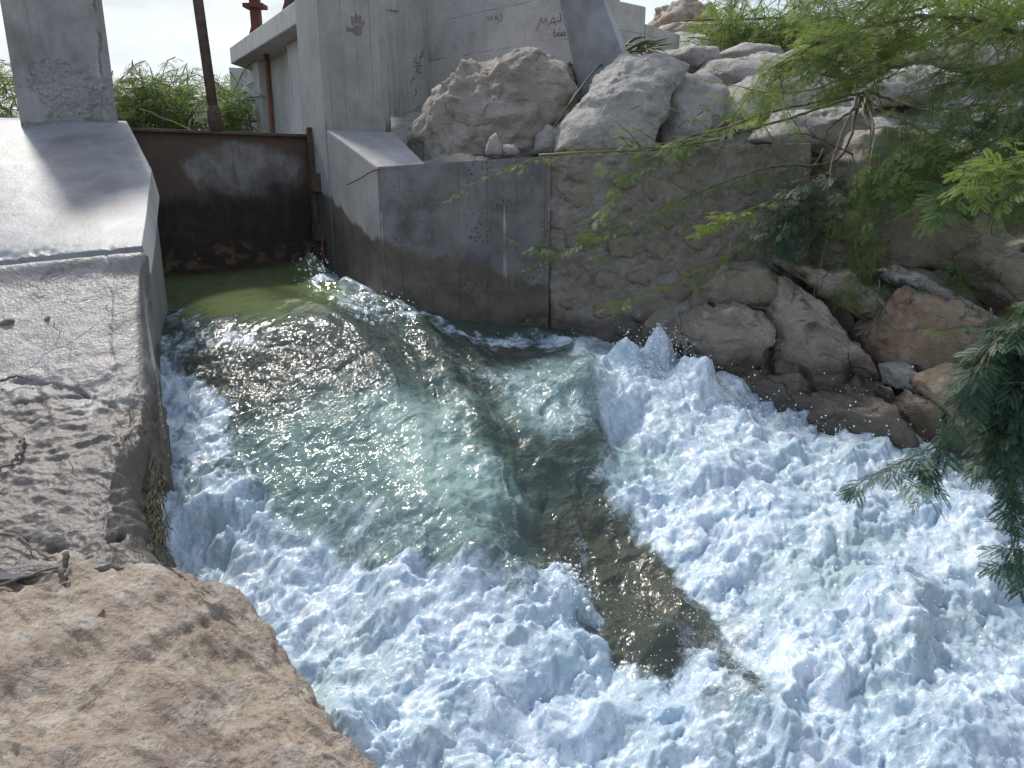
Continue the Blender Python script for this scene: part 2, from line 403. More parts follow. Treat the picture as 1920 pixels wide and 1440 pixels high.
M = {}
M['c_pier'] = concrete('weathered_concrete', (0.33, 0.34, 0.355), tangent=None, streak=0.6, patch=(0.19, 0.19, 0.19), bigs=2.6)
M['c_slab'] = concrete('troweled_concrete', (0.275, 0.29, 0.31), streak=0.0, patch=(0.16, 0.16, 0.165), warm=0.4, rough=0.48, bigs=2.2)
M['c_column'] = concrete('board_concrete', (0.38, 0.385, 0.385), tangent=(0.87, 0.5), board=0.11, streak=0.35, wet=(0.63, 0.30, 0.5))
M['c_wing'] = concrete('wing_concrete', (0.60, 0.585, 0.56), tangent=(0.95, 0.2), board=0.085, streak=0.55, patch=(0.46, 0.445, 0.42), boardamt=0.8)
M['c_wing_smooth'] = concrete('rendered_concrete', (0.58, 0.56, 0.53), horiz=True, board=0.31, streak=0.35, patch=(0.43, 0.41, 0.39), boardamt=0.45, bigs=2.4)
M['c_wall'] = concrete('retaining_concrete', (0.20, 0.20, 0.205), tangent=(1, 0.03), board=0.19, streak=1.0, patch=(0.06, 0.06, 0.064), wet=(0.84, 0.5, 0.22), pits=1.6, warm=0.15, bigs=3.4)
M['c_left'] = concrete('channel_concrete', (0.33, 0.33, 0.335), tangent=(0.3, -0.95), board=0.05, streak=0.5, wet=(0.62, 0.3, 0.0), boardamt=0.9)
M['c_far'] = concrete('far_concrete', (0.5, 0.5, 0.49), tangent=(0.8, -0.6), board=0.13, streak=0.5, patch=(0.42, 0.42, 0.41))
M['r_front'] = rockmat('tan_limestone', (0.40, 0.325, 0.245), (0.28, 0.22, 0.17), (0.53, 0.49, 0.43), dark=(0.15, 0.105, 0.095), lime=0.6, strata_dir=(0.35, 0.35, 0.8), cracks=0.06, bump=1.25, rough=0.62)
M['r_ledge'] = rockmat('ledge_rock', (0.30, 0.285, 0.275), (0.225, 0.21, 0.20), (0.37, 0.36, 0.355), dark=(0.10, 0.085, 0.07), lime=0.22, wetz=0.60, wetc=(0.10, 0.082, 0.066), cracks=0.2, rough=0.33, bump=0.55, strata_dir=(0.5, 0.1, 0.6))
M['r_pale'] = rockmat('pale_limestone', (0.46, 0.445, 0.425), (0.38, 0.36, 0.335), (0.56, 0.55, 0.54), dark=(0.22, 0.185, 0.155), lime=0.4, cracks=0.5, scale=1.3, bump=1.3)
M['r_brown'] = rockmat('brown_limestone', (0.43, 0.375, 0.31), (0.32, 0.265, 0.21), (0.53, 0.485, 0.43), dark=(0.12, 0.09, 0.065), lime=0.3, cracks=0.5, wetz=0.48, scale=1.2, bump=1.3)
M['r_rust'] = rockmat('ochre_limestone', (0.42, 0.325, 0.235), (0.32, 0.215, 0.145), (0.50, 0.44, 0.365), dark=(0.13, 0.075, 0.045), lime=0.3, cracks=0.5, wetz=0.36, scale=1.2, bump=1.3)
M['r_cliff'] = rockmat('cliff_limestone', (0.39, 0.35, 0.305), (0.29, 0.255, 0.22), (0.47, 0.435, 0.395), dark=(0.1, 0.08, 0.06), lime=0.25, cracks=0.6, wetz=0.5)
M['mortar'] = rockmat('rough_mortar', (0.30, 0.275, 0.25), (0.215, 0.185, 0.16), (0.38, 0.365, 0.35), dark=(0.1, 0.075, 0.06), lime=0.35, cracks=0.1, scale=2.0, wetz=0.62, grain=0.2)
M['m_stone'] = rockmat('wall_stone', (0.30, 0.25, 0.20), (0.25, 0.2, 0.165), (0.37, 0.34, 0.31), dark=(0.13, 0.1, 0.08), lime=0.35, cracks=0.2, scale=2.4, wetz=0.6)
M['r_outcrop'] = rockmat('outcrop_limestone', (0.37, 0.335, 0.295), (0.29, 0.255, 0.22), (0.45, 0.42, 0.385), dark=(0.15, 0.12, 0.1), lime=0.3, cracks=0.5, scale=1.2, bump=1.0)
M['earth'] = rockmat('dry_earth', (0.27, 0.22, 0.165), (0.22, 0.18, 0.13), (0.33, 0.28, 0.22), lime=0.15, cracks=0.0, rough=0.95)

def rust():
    m = NT('rusted_steel'); P = m.P
    z = m.z(); zz = m.ma('ADD', z, m.ma('MULTIPLY', m.ma('SUBTRACT', m.noise(m.scale(P, (3.0, 3.0, 2.0)), 1.0, 6, 0.6), 0.5), 0.5))
    n = m.noise(P, 6, 7, 0.65, 0.3); f = m.noise(P, 45, 5, 0.7); st = m.noise(m.scale(P, (26, 26, 1.2)), 1.0, 4, 0.6)
    grey = m.mix(m.mr(n, 0.35, 0.65), (0.20, 0.195, 0.205), (0.12, 0.105, 0.10))
    brown = m.mix(m.mr(n, 0.35, 0.68), (0.062, 0.042, 0.034), (0.115, 0.078, 0.06))
    dark = m.mix(m.mr(f, 0.4, 0.7), (0.012, 0.010, 0.011), (0.035, 0.022, 0.018))
    # grey worn patch in the upper middle, rust round it, black tar-like scale below the waterline
    dx = m.ma('SUBTRACT', m.dot(P, (0.866, 0.5, 0)), 1.30); dz = m.ma('SUBTRACT', z, 1.53)
    dd = m.ma('ADD', m.ma('MULTIPLY', m.ma('MULTIPLY', dx, dx), 4.5), m.ma('MULTIPLY', m.ma('MULTIPLY', dz, dz), 17.0))
    gm = m.mr(m.ma('ADD', dd, m.ma('MULTIPLY', m.ma('SUBTRACT', n, 0.5), 1.3)), 1.0, 0.45)
    col = m.mix(gm, brown, grey)
    col = m.mix(m.mr(zz, 1.46, 1.28), col, dark)
    col = m.mix(m.ma('MULTIPLY', m.mr(st, 0.55, 0.75), 0.5), col, (0.07, 0.035, 0.022))
    fl = m.noise(m.addv(P, (3, 1, 4)), 13, 5, 0.6)
    lowm = m.mr(zz, 1.0, 0.9); col = m.mix(m.ma('MULTIPLY', m.mr(fl, 0.5, 0.62), m.ma('MULTIPLY', lowm, 0.7)), col, (0.15, 0.085, 0.04))
    col = m.mix(m.mr(f, 0.68, 0.76, 0, 0.5), col, (0.3, 0.28, 0.25))
    h = m.ma('ADD', m.ma('MULTIPLY', n, 0.6), m.ma('ADD', m.ma('MULTIPLY', f, 0.35), m.ma('MULTIPLY', fl, 0.4)))
    return m.fin(col, m.mr(n, 0.3, 0.7, 0.55, 0.85), m.bump(h, 0.6, 0.012))
M['rust'] = rust()
def rust_plain(name, a, b):
    m = NT(name); n = m.noise(m.P, 14, 6, 0.65); f = m.noise(m.P, 70, 3)
    return m.fin(m.mix(m.mr(n, 0.35, 0.65), a, b), 0.8, m.bump(m.ma('ADD', n, m.ma('MULTIPLY', f, 0.4)), 0.6, 0.008))
M['rust_dark'] = rust_plain('dark_rusted_steel', (0.055, 0.038, 0.03), (0.11, 0.075, 0.055))
M['rust_red'] = rust_plain('red_oxide_steel', (0.13, 0.045, 0.03), (0.08, 0.035, 0.03))
M['rust_pipe'] = rust_plain('rusted_pipe_steel', (0.2, 0.09, 0.055), (0.13, 0.06, 0.04))
M['mud'] = rust_plain('dried_mud', (0.22, 0.195, 0.175), (0.16, 0.14, 0.125))
M['charcoal'] = rust_plain('charcoal_scrawl', (0.13, 0.125, 0.12), (0.2, 0.195, 0.19))
def wood(name, a, b):
    m = NT(name); n = m.noise(m.P, 35, 5, 0.6); return m.fin(m.mix(m.mr(n, 0.35, 0.65), a, b), 0.8, m.bump(n, 0.5, 0.004))
M['twig'] = wood('dead_twig_bark', (0.12, 0.095, 0.085), (0.22, 0.18, 0.16))
M['bark'] = wood('shrub_bark', (0.115, 0.09, 0.065), (0.2, 0.165, 0.125))
M['bark_pale'] = wood('pale_shrub_bark', (0.27, 0.245, 0.21), (0.19, 0.165, 0.14))
M['stemgreen'] = wood('green_shoot', (0.1, 0.12, 0.04), (0.15, 0.14, 0.07))

def leafmat(name, a, b, c, trans=0.45):
    m = NT(name); v = m.attr('rnd'); n = m.noise(m.P, 3, 3)
    col = m.mix(v, a, b); col = m.mix(m.mr(n, 0.55, 0.75, 0, 0.7), col, c)
    m.fin(col, 0.5, spec=0.35)
    tr = m.n('ShaderNodeBsdfTranslucent'); m.l(m.mix(0.5, col, (0.3, 0.42, 0.06)), tr.inputs[0])
    mx = m.n('ShaderNodeMixShader'); mx.inputs[0].default_value = trans; m.l(m.b.outputs[0], mx.inputs[1]); m.l(tr.outputs[0], mx.inputs[2]); m.l(mx.outputs[0], m.out.inputs[0])
    return m.m
M['leaf'] = leafmat('mesquite_leaf', (0.065, 0.14, 0.06), (0.15, 0.23, 0.085), (0.10, 0.185, 0.09))
M['leaf_light'] = leafmat('sun_tinted_mesquite_leaf', (0.15, 0.235, 0.065), (0.24, 0.31, 0.085), (0.14, 0.225, 0.09), 0.5)  # fresh green copy with the sunlit tone put into the leaf colour
M['leaf_dark'] = leafmat('shade_tinted_mesquite_leaf', (0.022, 0.06, 0.045), (0.045, 0.095, 0.058), (0.032, 0.08, 0.05), 0.14)  # dark copy of the leaf, its shade put into the base colour
M['leaf_yellow'] = leafmat('young_mesquite_leaf', (0.24, 0.29, 0.04), (0.17, 0.25, 0.04), (0.28, 0.28, 0.05))
M['leaf_far'] = leafmat('far_bush_leaf', (0.06, 0.125, 0.03), (0.11, 0.175, 0.04), (0.045, 0.1, 0.03))
M['catkin'] = rust_plain('yellow_catkin', (0.33, 0.31, 0.06), (0.24, 0.25, 0.06))
M['reed'] = leafmat('reed_blade', (0.045, 0.085, 0.035), (0.08, 0.12, 0.05), (0.05, 0.09, 0.04), 0.2)
M['reed_dry'] = leafmat('dry_reed_blade', (0.42, 0.36, 0.24), (0.36, 0.3, 0.18), (0.45, 0.4, 0.3), 0.15)
M['moss'] = leafmat('algae_strand', (0.05, 0.055, 0.02), (0.10, 0.085, 0.03), (0.03, 0.035, 0.015), 0.1)

def watermat():
    m = NT('rushing_water'); P = m.P
    tint = m.attr('tint', 'Color'); foam = m.attr('foam'); rip = m.attr('ripple')
    fl = m.n('ShaderNodeVectorRotate', rotation_type='Z_AXIS'); m.l(P, fl.inputs['Vector']); fl.inputs['Angle'].default_value = -0.75
    FP = fl.outputs[0]
    wv = m.noise(P, 4.0, 3, 0.6, 0.0, 1); WPv = m.addv(FP, m.scale(wv, (0.16, 0.16, 0.16)))
    d1 = m.noise(m.scale(WPv, (1.0, 1.7, 1.0)), 9, 5, 0.62); d2 = m.noise(WPv, 42, 3, 0.65); d3 = m.noise(m.scale(WPv, (0.7, 1.5, 1.0)), 3.4, 4, 0.62)
    det = m.ma('ADD', m.ma('MULTIPLY', m.ma('SUBTRACT', d1, 0.5), 1.2), m.ma('ADD', m.ma('MULTIPLY', m.ma('SUBTRACT', d2, 0.5), 0.7), m.ma('MULTIPLY', m.ma('SUBTRACT', d3, 0.5), 1.3)))
    f = m.ma('ADD', foam, m.ma('MULTIPLY', det, 0.62))
    fm = m.mr(f, 0.25, 0.80)
    # thin strands of bubbles
    ve = m.vor(m.addv(P, m.scale(wv, (0.3, 0.3, 0.3))), 15, 'DISTANCE_TO_EDGE')
    lace = m.ma('MULTIPLY', m.mr(ve, 0.045, 0.0), m.mr(f, 0.10, 0.40)); fm = m.ma('MAXIMUM', fm, m.ma('MULTIPLY', lace, 0.6))
    # froth: dense white bubbles over milky, bubble-filled water
    fr = m.mr(m.ma('ADD', m.ma('ADD', d1, m.ma('MULTIPLY', d2, 0.6)), m.ma('MULTIPLY', d3, 0.7)), 0.95, 1.38)
    white = m.mix(fr, (0.41, 0.53, 0.64), (0.71, 0.785, 0.86))
    tn = m.mix(m.mr(d1, 0.35, 0.7, 0, 0.4), tint, m.mix(1.0, tint, (0.5, 0.56, 0.54), 'MULTIPLY'))
    m.setin(m.b.inputs['Base Color'], m.mix(fm, tn, white))
    m.setin(m.b.inputs['Roughness'], m.mr(m.ma('MULTIPLY', fm, fr), 0, 1, 0.05, 0.32)); m.b.inputs['IOR'].default_value = 1.36
    r0 = m.noise(m.scale(WPv, (5, 10, 7)), 1.0, 2, 0.5); r1 = m.noise(m.scale(WPv, (12, 26, 14)), 1.0, 3, 0.6); r2 = m.noise(m.scale(WPv, (30, 55, 30)), 1.0, 2, 0.6)
    h1 = m.ma('MULTIPLY', m.ma('ADD', m.ma('MULTIPLY', r0, 1.3), m.ma('ADD', r1, m.ma('MULTIPLY', r2, 0.45))), rip)
    b1 = m.bump(h1, 1.0, 0.016)
    g = m.ma('ADD', m.ma('MULTIPLY', d2, 0.6), m.ma('ADD', m.ma('MULTIPLY', d1, 0.6), m.ma('MULTIPLY', m.noise(P, 110, 1, 0.6), 0.15)))
    m.l(m.bump(g, m.mr(fm, 0, 1, 0.10, 0.38), 0.02, b1), m.b.inputs['Normal'])
    m.setin(m.b.inputs['Subsurface Weight'], m.ma('MULTIPLY', fm, 0.55)); m.b.inputs['Subsurface Radius'].default_value = (0.7, 0.9, 1.0); m.b.inputs['Subsurface Scale'].default_value = 0.03
    return m.m
M['water'] = watermat()
def spraymat():
    m = NT('spray_droplets'); m.fin((0.85, 0.9, 0.95), 0.08); m.b.inputs['IOR'].default_value = 1.333; return m.m
M['spray'] = spraymat()
def pool():
    m = NT('still_water'); n = m.noise(m.P, 14, 4); m.fin((0.045, 0.042, 0.03), 0.03, m.bump(n, 0.1, 0.01)); return m.m
M['pool'] = pool()
def plain(name, c, r=0.8):
    m = NT(name); n = m.noise(m.P, 30, 4); return m.fin(m.mix(m.mr(n, 0.3, 0.7), c, tuple(x * 0.75 for x in c)), r, m.bump(n, 0.4, 0.006))
M['deadleaf'] = plain('dead_leaf', (0.22, 0.13, 0.08))
# ------------------------------------------------------------------ ground to the horizon
def make_ground():
    g = np.concatenate([-np.geomspace(1500, 8, 26), np.linspace(-7, 9, 54), np.geomspace(10, 1500, 26)])
    X, Y = np.meshgrid(g, g); P = np.stack([X.ravel(), Y.ravel(), np.zeros(X.size)], 1)
    x, y = P[:, 0], P[:, 1]
    right = np.interp(y, [-50, 0, 2.5, 4, 5.2, 6.5], [4.2, 4.0, 3.6, 3.2, 2.4, 1.0])
    bank = np.maximum.reduce([sst(y, 6.6, 7.4), sst(x - right, 0.1, 1.6), sst(-x, 2.7 , 3.6)])
    top = 1.35 + 0.5 * sst(y, 12, 40) + 0.9 * sst(x, 2, 6) * sst(y, 2, 8) - 1.25 * sst(-x, 2, 3) * sst(-y, -5.2, -2.0)
    P[:, 2] = -1.3 + bank * (top + 1.3) + 0.08 * fbm(P * 0.7, 4, 3) * bank
    o = mesh('ground', P, gridfaces(len(g), len(g)), M['earth']); tag(o, 'dry brown earth bank and far ground', kind='structure')
make_ground()

# ------------------------------------------------------------------ rushing water
CTRL = [(320,520,.72),
 (320,580,.66),(400,600,.68),(500,615,.68),(600,600,.72),(660,560,.75),(400,560,.73),(520,560,.76),
 (320,690,.48),(420,700,.495),(560,700,.51),(700,670,.58),(800,650,.55),(1000,650,.46),(1060,668,.47),(950,690,.40),
 (320,800,.32),(450,830,.29),(600,820,.33),(760,790,.38),(870,790,.38),(960,780,.30),(1040,760,.38),(1100,700,.50),(1105,790,.34),
 (1140,830,.16),(1190,760,.32),(1250,710,.36),(1400,800,.24),(1330,900,.15),
 (340,950,.12),(500,950,.13),(700,950,.20),(850,930,.26),(930,990,.2),(1020,1000,.02),(1150,960,.02),(1500,870,.15),(1700,900,.13),(1900,960,.1),
 (370,1100,-.1),(600,1100,-.06),(800,1150,-.03),(960,1080,-.08),(1060,1110,-.04),(1160,1130,-.16),(1300,1130,-.08),(1450,1100,.0),(1700,1050,.06),(1900,1100,.03),
 (500,1300,-.15),(800,1350,-.06),(1100,1300,-.14),(1300,1280,-.16),(1600,1300,-.02),(1900,1350,-.05),(1500,1450,-.12),
 (400,1600,-.25),(1000,1600,-.25),(1600,1600,-.25),(2300,1100,0.0),(2300,1300,-.1),(2300,1700,-.3)]
def make_water():
    C = np.array([hit(*c) for c in CTRL] + [at(*c) for c in ((225,520,5.85),(318,514,5.95),(450,505,6.15),(572,490,6.35),(225,525,6.4),(450,515,6.8),(640,505,6.2),(690,552,5.6),(745,582,5.15),(860,598,5.17),(960,608,5.2),(1033,616,5.2),(1150,645,5.1),(1250,668,4.95),
        (860,575,5.6),(1033,590,5.6),(1250,625,5.4),(1330,718,4.45),(1480,795,4.05),(1700,850,3.7),(1860,905,3.45),(1500,730,4.6),(1800,800,4.2),(2100,950,3.4))]); n = len(C)
    r = np.hypot(C[:, None, 0] - C[None, :, 0], C[:, None, 1] - C[None, :, 1])
    K = np.sqrt(r * r + 0.09 ** 2); K[np.arange(n), np.arange(n)] += -0.03
    A = np.zeros((n + 3, n + 3)); A[:n, :n] = K; A[:n, n] = 1; A[:n, n + 1:] = C[:, :2]; A[n, :n] = 1; A[n + 1:, :n] = C[:, :2].T
    w = np.linalg.solve(A, np.concatenate([C[:, 2], np.zeros(3)]))
    ny, nx = 550, 590
    ys = 1.15 * (6.7 / 1.15) ** np.linspace(0, 1, ny)
    x0 = np.interp(ys, [1.15, 2.3, 2.9, 4, 5, 5.7, 6.7], [-1.3, -1.6, -1.65, -2.15, -2.5, -3.0, -3.2])
    x1 = np.interp(ys, [1.15, 2.0, 3.5, 4.3, 5.0, 5.4, 5.9, 6.7], [1.6, 2.4, 3.0, 2.6, 1.7, 0.9, -0.5, -1.2])
    t = np.linspace(0, 1, nx)[None]
    X = x0[:, None] * (1 - t) + x1[:, None] * t; Y = np.broadcast_to(ys[:, None], X.shape)
    P = np.stack([X.ravel(), Y.ravel(), np.zeros(X.size)], 1)
    z = np.full(len(P), w[n]) + P[:, 0] * w[n + 1] + P[:, 1] * w[n + 2]
    for i in range(n): z += w[i] * np.sqrt((P[:, 0] - C[i, 0]) ** 2 + (P[:, 1] - C[i, 1]) ** 2 + 0.0081)
    P[:, 2] = z
    px, py = proj(P)
    Q = P.copy(); Q[:, 2] *= 0.6
    wx = fbm(Q * 7, 31, 4) ; wy = fbm(Q * 7 + 9, 47, 4)
    sc = np.clip(3.2 / P[:, 1], 0.6, 1.8)
    wl = fbm(Q * 2.6 + 4, 36, 3); ax = px + (34 * wx + 26 * wl) * sc; ay = py + (30 * wy - 20 * wl) * sc
    f = np.zeros(len(P))
    def add(poly, soft, v):
        nonlocal f
        f = np.maximum(f, v * polymask(ax, ay, poly, soft))
    add([(300, 640), (350, 640), (385, 730), (440, 800), (475, 870), (500, 960), (560, 1030), (690, 1075), (780, 1070), (880, 1065), (960, 1100), (1020, 1085), (1070, 1080),
         (1105, 1150), (1150, 1240), (1215, 1280), (1260, 1290), (1290, 1230), (1330, 1180), (1300, 1130), (1270, 1090), (1225, 1030), (1165, 950), (1090, 905), (1130, 850), (1095, 770), (1110, 690), (1150, 640), (1180, 560), (1400, 520),
         (1900, 600), (2700, 800), (2700, 2400), (-900, 2400), (-900, 640)], 38, 1.0)
    add([(320, 560), (345, 575), (430, 605), (520, 640), (440, 680), (360, 660), (320, 640)], 22, 0.5)
    add([(555, 465), (600, 470), (660, 540), (750, 590), (770, 610), (700, 600), (630, 560), (580, 520)], 14, 0.68)
    add([(640, 560), (760, 600), (800, 640), (880, 680), (870, 700), (760, 650), (660, 600)], 18, 0.34)
    add([(700, 590), (790, 590), (900, 625), (1060, 635), (1120, 640), (1200, 640), (1200, 700), (1110, 680), (1050, 655), (900, 645), (800, 612)], 9, 0.85)
    add([(500, 930), (640, 900), (760, 960), (900, 1010), (940, 1060), (800, 1080), (600, 1050), (520, 1010)], 50, 0.42)
    add([(880, 690), (1000, 700), (1090, 760), (1110, 830), (1160, 870), (1100, 930), (1040, 860), (960, 790), (890, 730)], 40, 0.42)
    add([(660, 760), (860, 770), (930, 880), (960, 990), (850, 960), (740, 860)], 50, 0.26)
    WR = [tuple(hit(x, y, 0.4 - (y - 650) * 0.0009)[:2]) for x, y in ((560, 600), (700, 632), (780, 672), (850, 770), (910, 880), (955, 1000))]
    dr = linedist(P[:, 0], P[:, 1], WR); stq = np.stack([dr * 13 + 0.3 * wx, P[:, 1] * 1.3, np.sign(P[:, 0] + 0.4) * 3 + 0 * dr], 1)
    f = np.maximum(f, sst(fbm(stq, 91, 3), 0.12, 0.5) * np.exp(-(dr / 0.55) ** 2) * sst(py, 600, 680) * 0.42)      # bubble trails drawn out along the current
    holes = [((1370, 1240), 70, .62), ((1310, 1150), 45, .4), ((1430, 1290), 50, .4), ((830, 1340), 55, .45), ((1380, 1390), 40, .35), ((1650, 1210), 60, .22), ((1500, 1150), 50, .2), ((700, 1240), 50, .2), ((1750, 1380), 60, .12), ((1180, 1400), 60, .15), ((1440, 1020), 70, .12), ((1250, 850), 40, .25), ((1170, 840), 36, .5), ((950, 1230), 60, .2)]
    for (hx, hy), rr, a in holes: f -= a * np.exp(-((ax - hx) ** 2 + (ay - hy) ** 2) / rr ** 2)
    f = np.clip(f, 0, 1)
    # colour of the water itself: clear dark green, silt-green jet, bubbly teal, brown over the bed
    tint = np.tile(np.array([0.075, 0.100, 0.085]), (len(P), 1))
    def paint(poly, soft, c, a=1.0):
        k = (a * polymask(ax, ay, poly, soft))[:, None]; tint[:] = tint * (1 - k) + np.array(c) * k
    paint([(250, 470), (610, 460), (680, 560), (600, 590), (520, 600), (420, 600), (330, 575), (250, 560)], 26, (0.15, 0.19, 0.085))
    paint([(420, 620), (640, 630), (800, 680), (840, 770), (640, 790), (430, 800), (360, 700)], 50, (0.075, 0.085, 0.075), 0.8)
    paint([(560, 745), (760, 720), (870, 780), (930, 890), (985, 1000), (960, 1070), (800, 1080), (600, 1050), (480, 960), (450, 810)], 60, (0.17, 0.255, 0.24))
    paint([(690, 760), (840, 790), (920, 900), (940, 980), (840, 960), (740, 880)], 45, (0.34, 0.47, 0.43), 0.9)
    paint([(930, 700), (1060, 665), (1105, 680), (1105, 800), (1020, 840), (930, 780)], 30, (0.21, 0.31, 0.31))
    paint([(760, 600), (900, 640), (1050, 660), (960, 690), (830, 650)], 20, (0.075, 0.08, 0.062))
    paint([(950, 1010), (1100, 960), (1200, 1000), (1330, 1130), (1450, 1260), (1350, 1330), (1180, 1250), (1060, 1090)], 50, (0.080, 0.086, 0.066))
    paint([(1280, 1090), (1380, 1110), (1420, 1200), (1340, 1200)], 30, (0.15, 0.2, 0.18), 0.7)
    paint([(1090, 640), (1400, 560), (2700, 700), (2700, 2400), (-900, 2400), (300, 900), (480, 960), (700, 1090), (1070, 1110), (1150, 1260), (1330, 1360), (1450, 1330), (1420, 1180), (1230, 1020), (1150, 930)], 30, (0.40, 0.53, 0.56))
    # relief
    fl = np.stack([P[:, 0] * math.cos(.6) + P[:, 1] * math.sin(.6), -P[:, 0] * math.sin(.6) + P[:, 1] * math.cos(.6), P[:, 2]], 1)
    near_gate = sst(py, 560, 680)
    FW = fl + 0.06 * np.stack([wx, wy, wx], 1)
    h = (0.024 * fbm(FW * np.array([3, 5, 3]), 3, 4) + 0.010 * ridged(FW * np.array([6, 14, 6]), 8, 4)) * near_gate
    bl = fbm(Q * 5.0, 12, 3)
    ed = 1 - 0.6 * np.exp(-((py - 630) / 40) ** 2)
    QW = fl * np.array([1, 1.6, 1]) + 0.18 * np.stack([wx, wy, wx], 1)
    h += f * ed * (0.115 * fbm(QW * 1.7, 21, 2) + 0.040 * fbm(QW * 3.8, 12, 2) + 0.0055 * billow(QW * 9, 33, 3) + 0.0018 * billow(Q * 30, 61, 2))
    f = f * np.clip(0.78 + 0.52 * fbm(QW * np.array([1.8, 2.6, 2.2]) + 2, 88, 5), 0.30, 1.0)
    def ridge(pl, hgt, wid):
        nonlocal h
        W2 = [tuple(hit(x, y, 0.4 - (y - 650) * 0.0009)[:2]) for x, y in pl]
        d = linedist(P[:, 0] + 0.05 * wx, P[:, 1] + 0.05 * wy, W2); h += hgt * np.exp(-(d / wid) ** 2)
    ridge([(600, 615), (700, 632), (780, 672), (850, 770), (910, 880), (955, 1000)], 0.075, 0.10)
    ridge([(560, 680), (680, 720), (760, 820), (800, 900)], 0.03, 0.1)
    ridge([(640, 560), (760, 615), (880, 690), (960, 790), (1010, 880)], 0.025, 0.05)
    ridge([(1000, 650), (1070, 670), (1105, 730), (1100, 800)], 0.05, 0.07)
    def blob(x, y, zz, hgt, r, ragged=0.5):
        nonlocal h
        c = hit(x, y, zz); d = np.hypot(P[:, 0] - c[0], P[:, 1] - c[1]); h += hgt * np.exp(-(d / r) ** 2) * (1 + ragged * bl)
    
    blob(1236, 695, .36, .24, .07, .5); blob(1212, 700, .36, .15, .07, .5); blob(1180, 705, .36, .10, .09, .5); blob(1275, 722, .34, .15, .08, .5); blob(1320, 745, .3, .10, .08, .5); blob(1150, 700, .38, .06, .08); blob(1250, 690, .36, .10, .05); blob(1190, 710, .36, .10, .1); blob(1320, 750, .3, .09, .12); blob(1060, 1130, -.05, .13, .075); blob(1400, 800, .24, .09, .1, 1.2); blob(1480, 835, .2, .10, .09, 1.2); blob(1600, 865, .18, .12, .11, 1.2); blob(1690, 880, .17, .09, .07, 1.2); blob(1800, 915, .13, .10, .1, 1.2)
    blob(1000, 1140, -.05, .07, .12); blob(760, 1150, -.03, .07, .15); blob(880, 1120, -.03, .06, .08); blob(560, 1080, -.03, .05, .14); blob(1740, 870, .26, .08, .1); blob(585, 490, .84, .10, .09); blob(345, 660, .48, .06, .05)
    for k in range(26):
        rr = random.Random(k * 7 + 1); blob(rr.uniform(600, 1900), rr.uniform(1120, 1420), -.05, rr.uniform(.02, .07), rr.uniform(.05, .13))
    P[:, 2] += h
    P[:, 0] += f * 0.025 * fbm(Q * 9 + 5, 71, 3); P[:, 1] += f * 0.025 * fbm(Q * 9 - 5, 72, 3)
    f = np.clip(f, 0, 1)
    o = mesh('water', P, gridfaces(ny, nx), M['water']); tag(o, 'white and green rushing water below the rusted gate', kind='structure')
    attr(o, 'foam', f); attr(o, 'ripple', (0.05 + 0.95 * sst(py, 570, 650)) * (1 - 0.4 * f) - 0.35 * sst(py, 760, 860)); attr_col(o, 'tint', tint)
    return P.reshape(ny, nx, 3), f.reshape(ny, nx)
random.seed(3)
WP, WF = make_water()

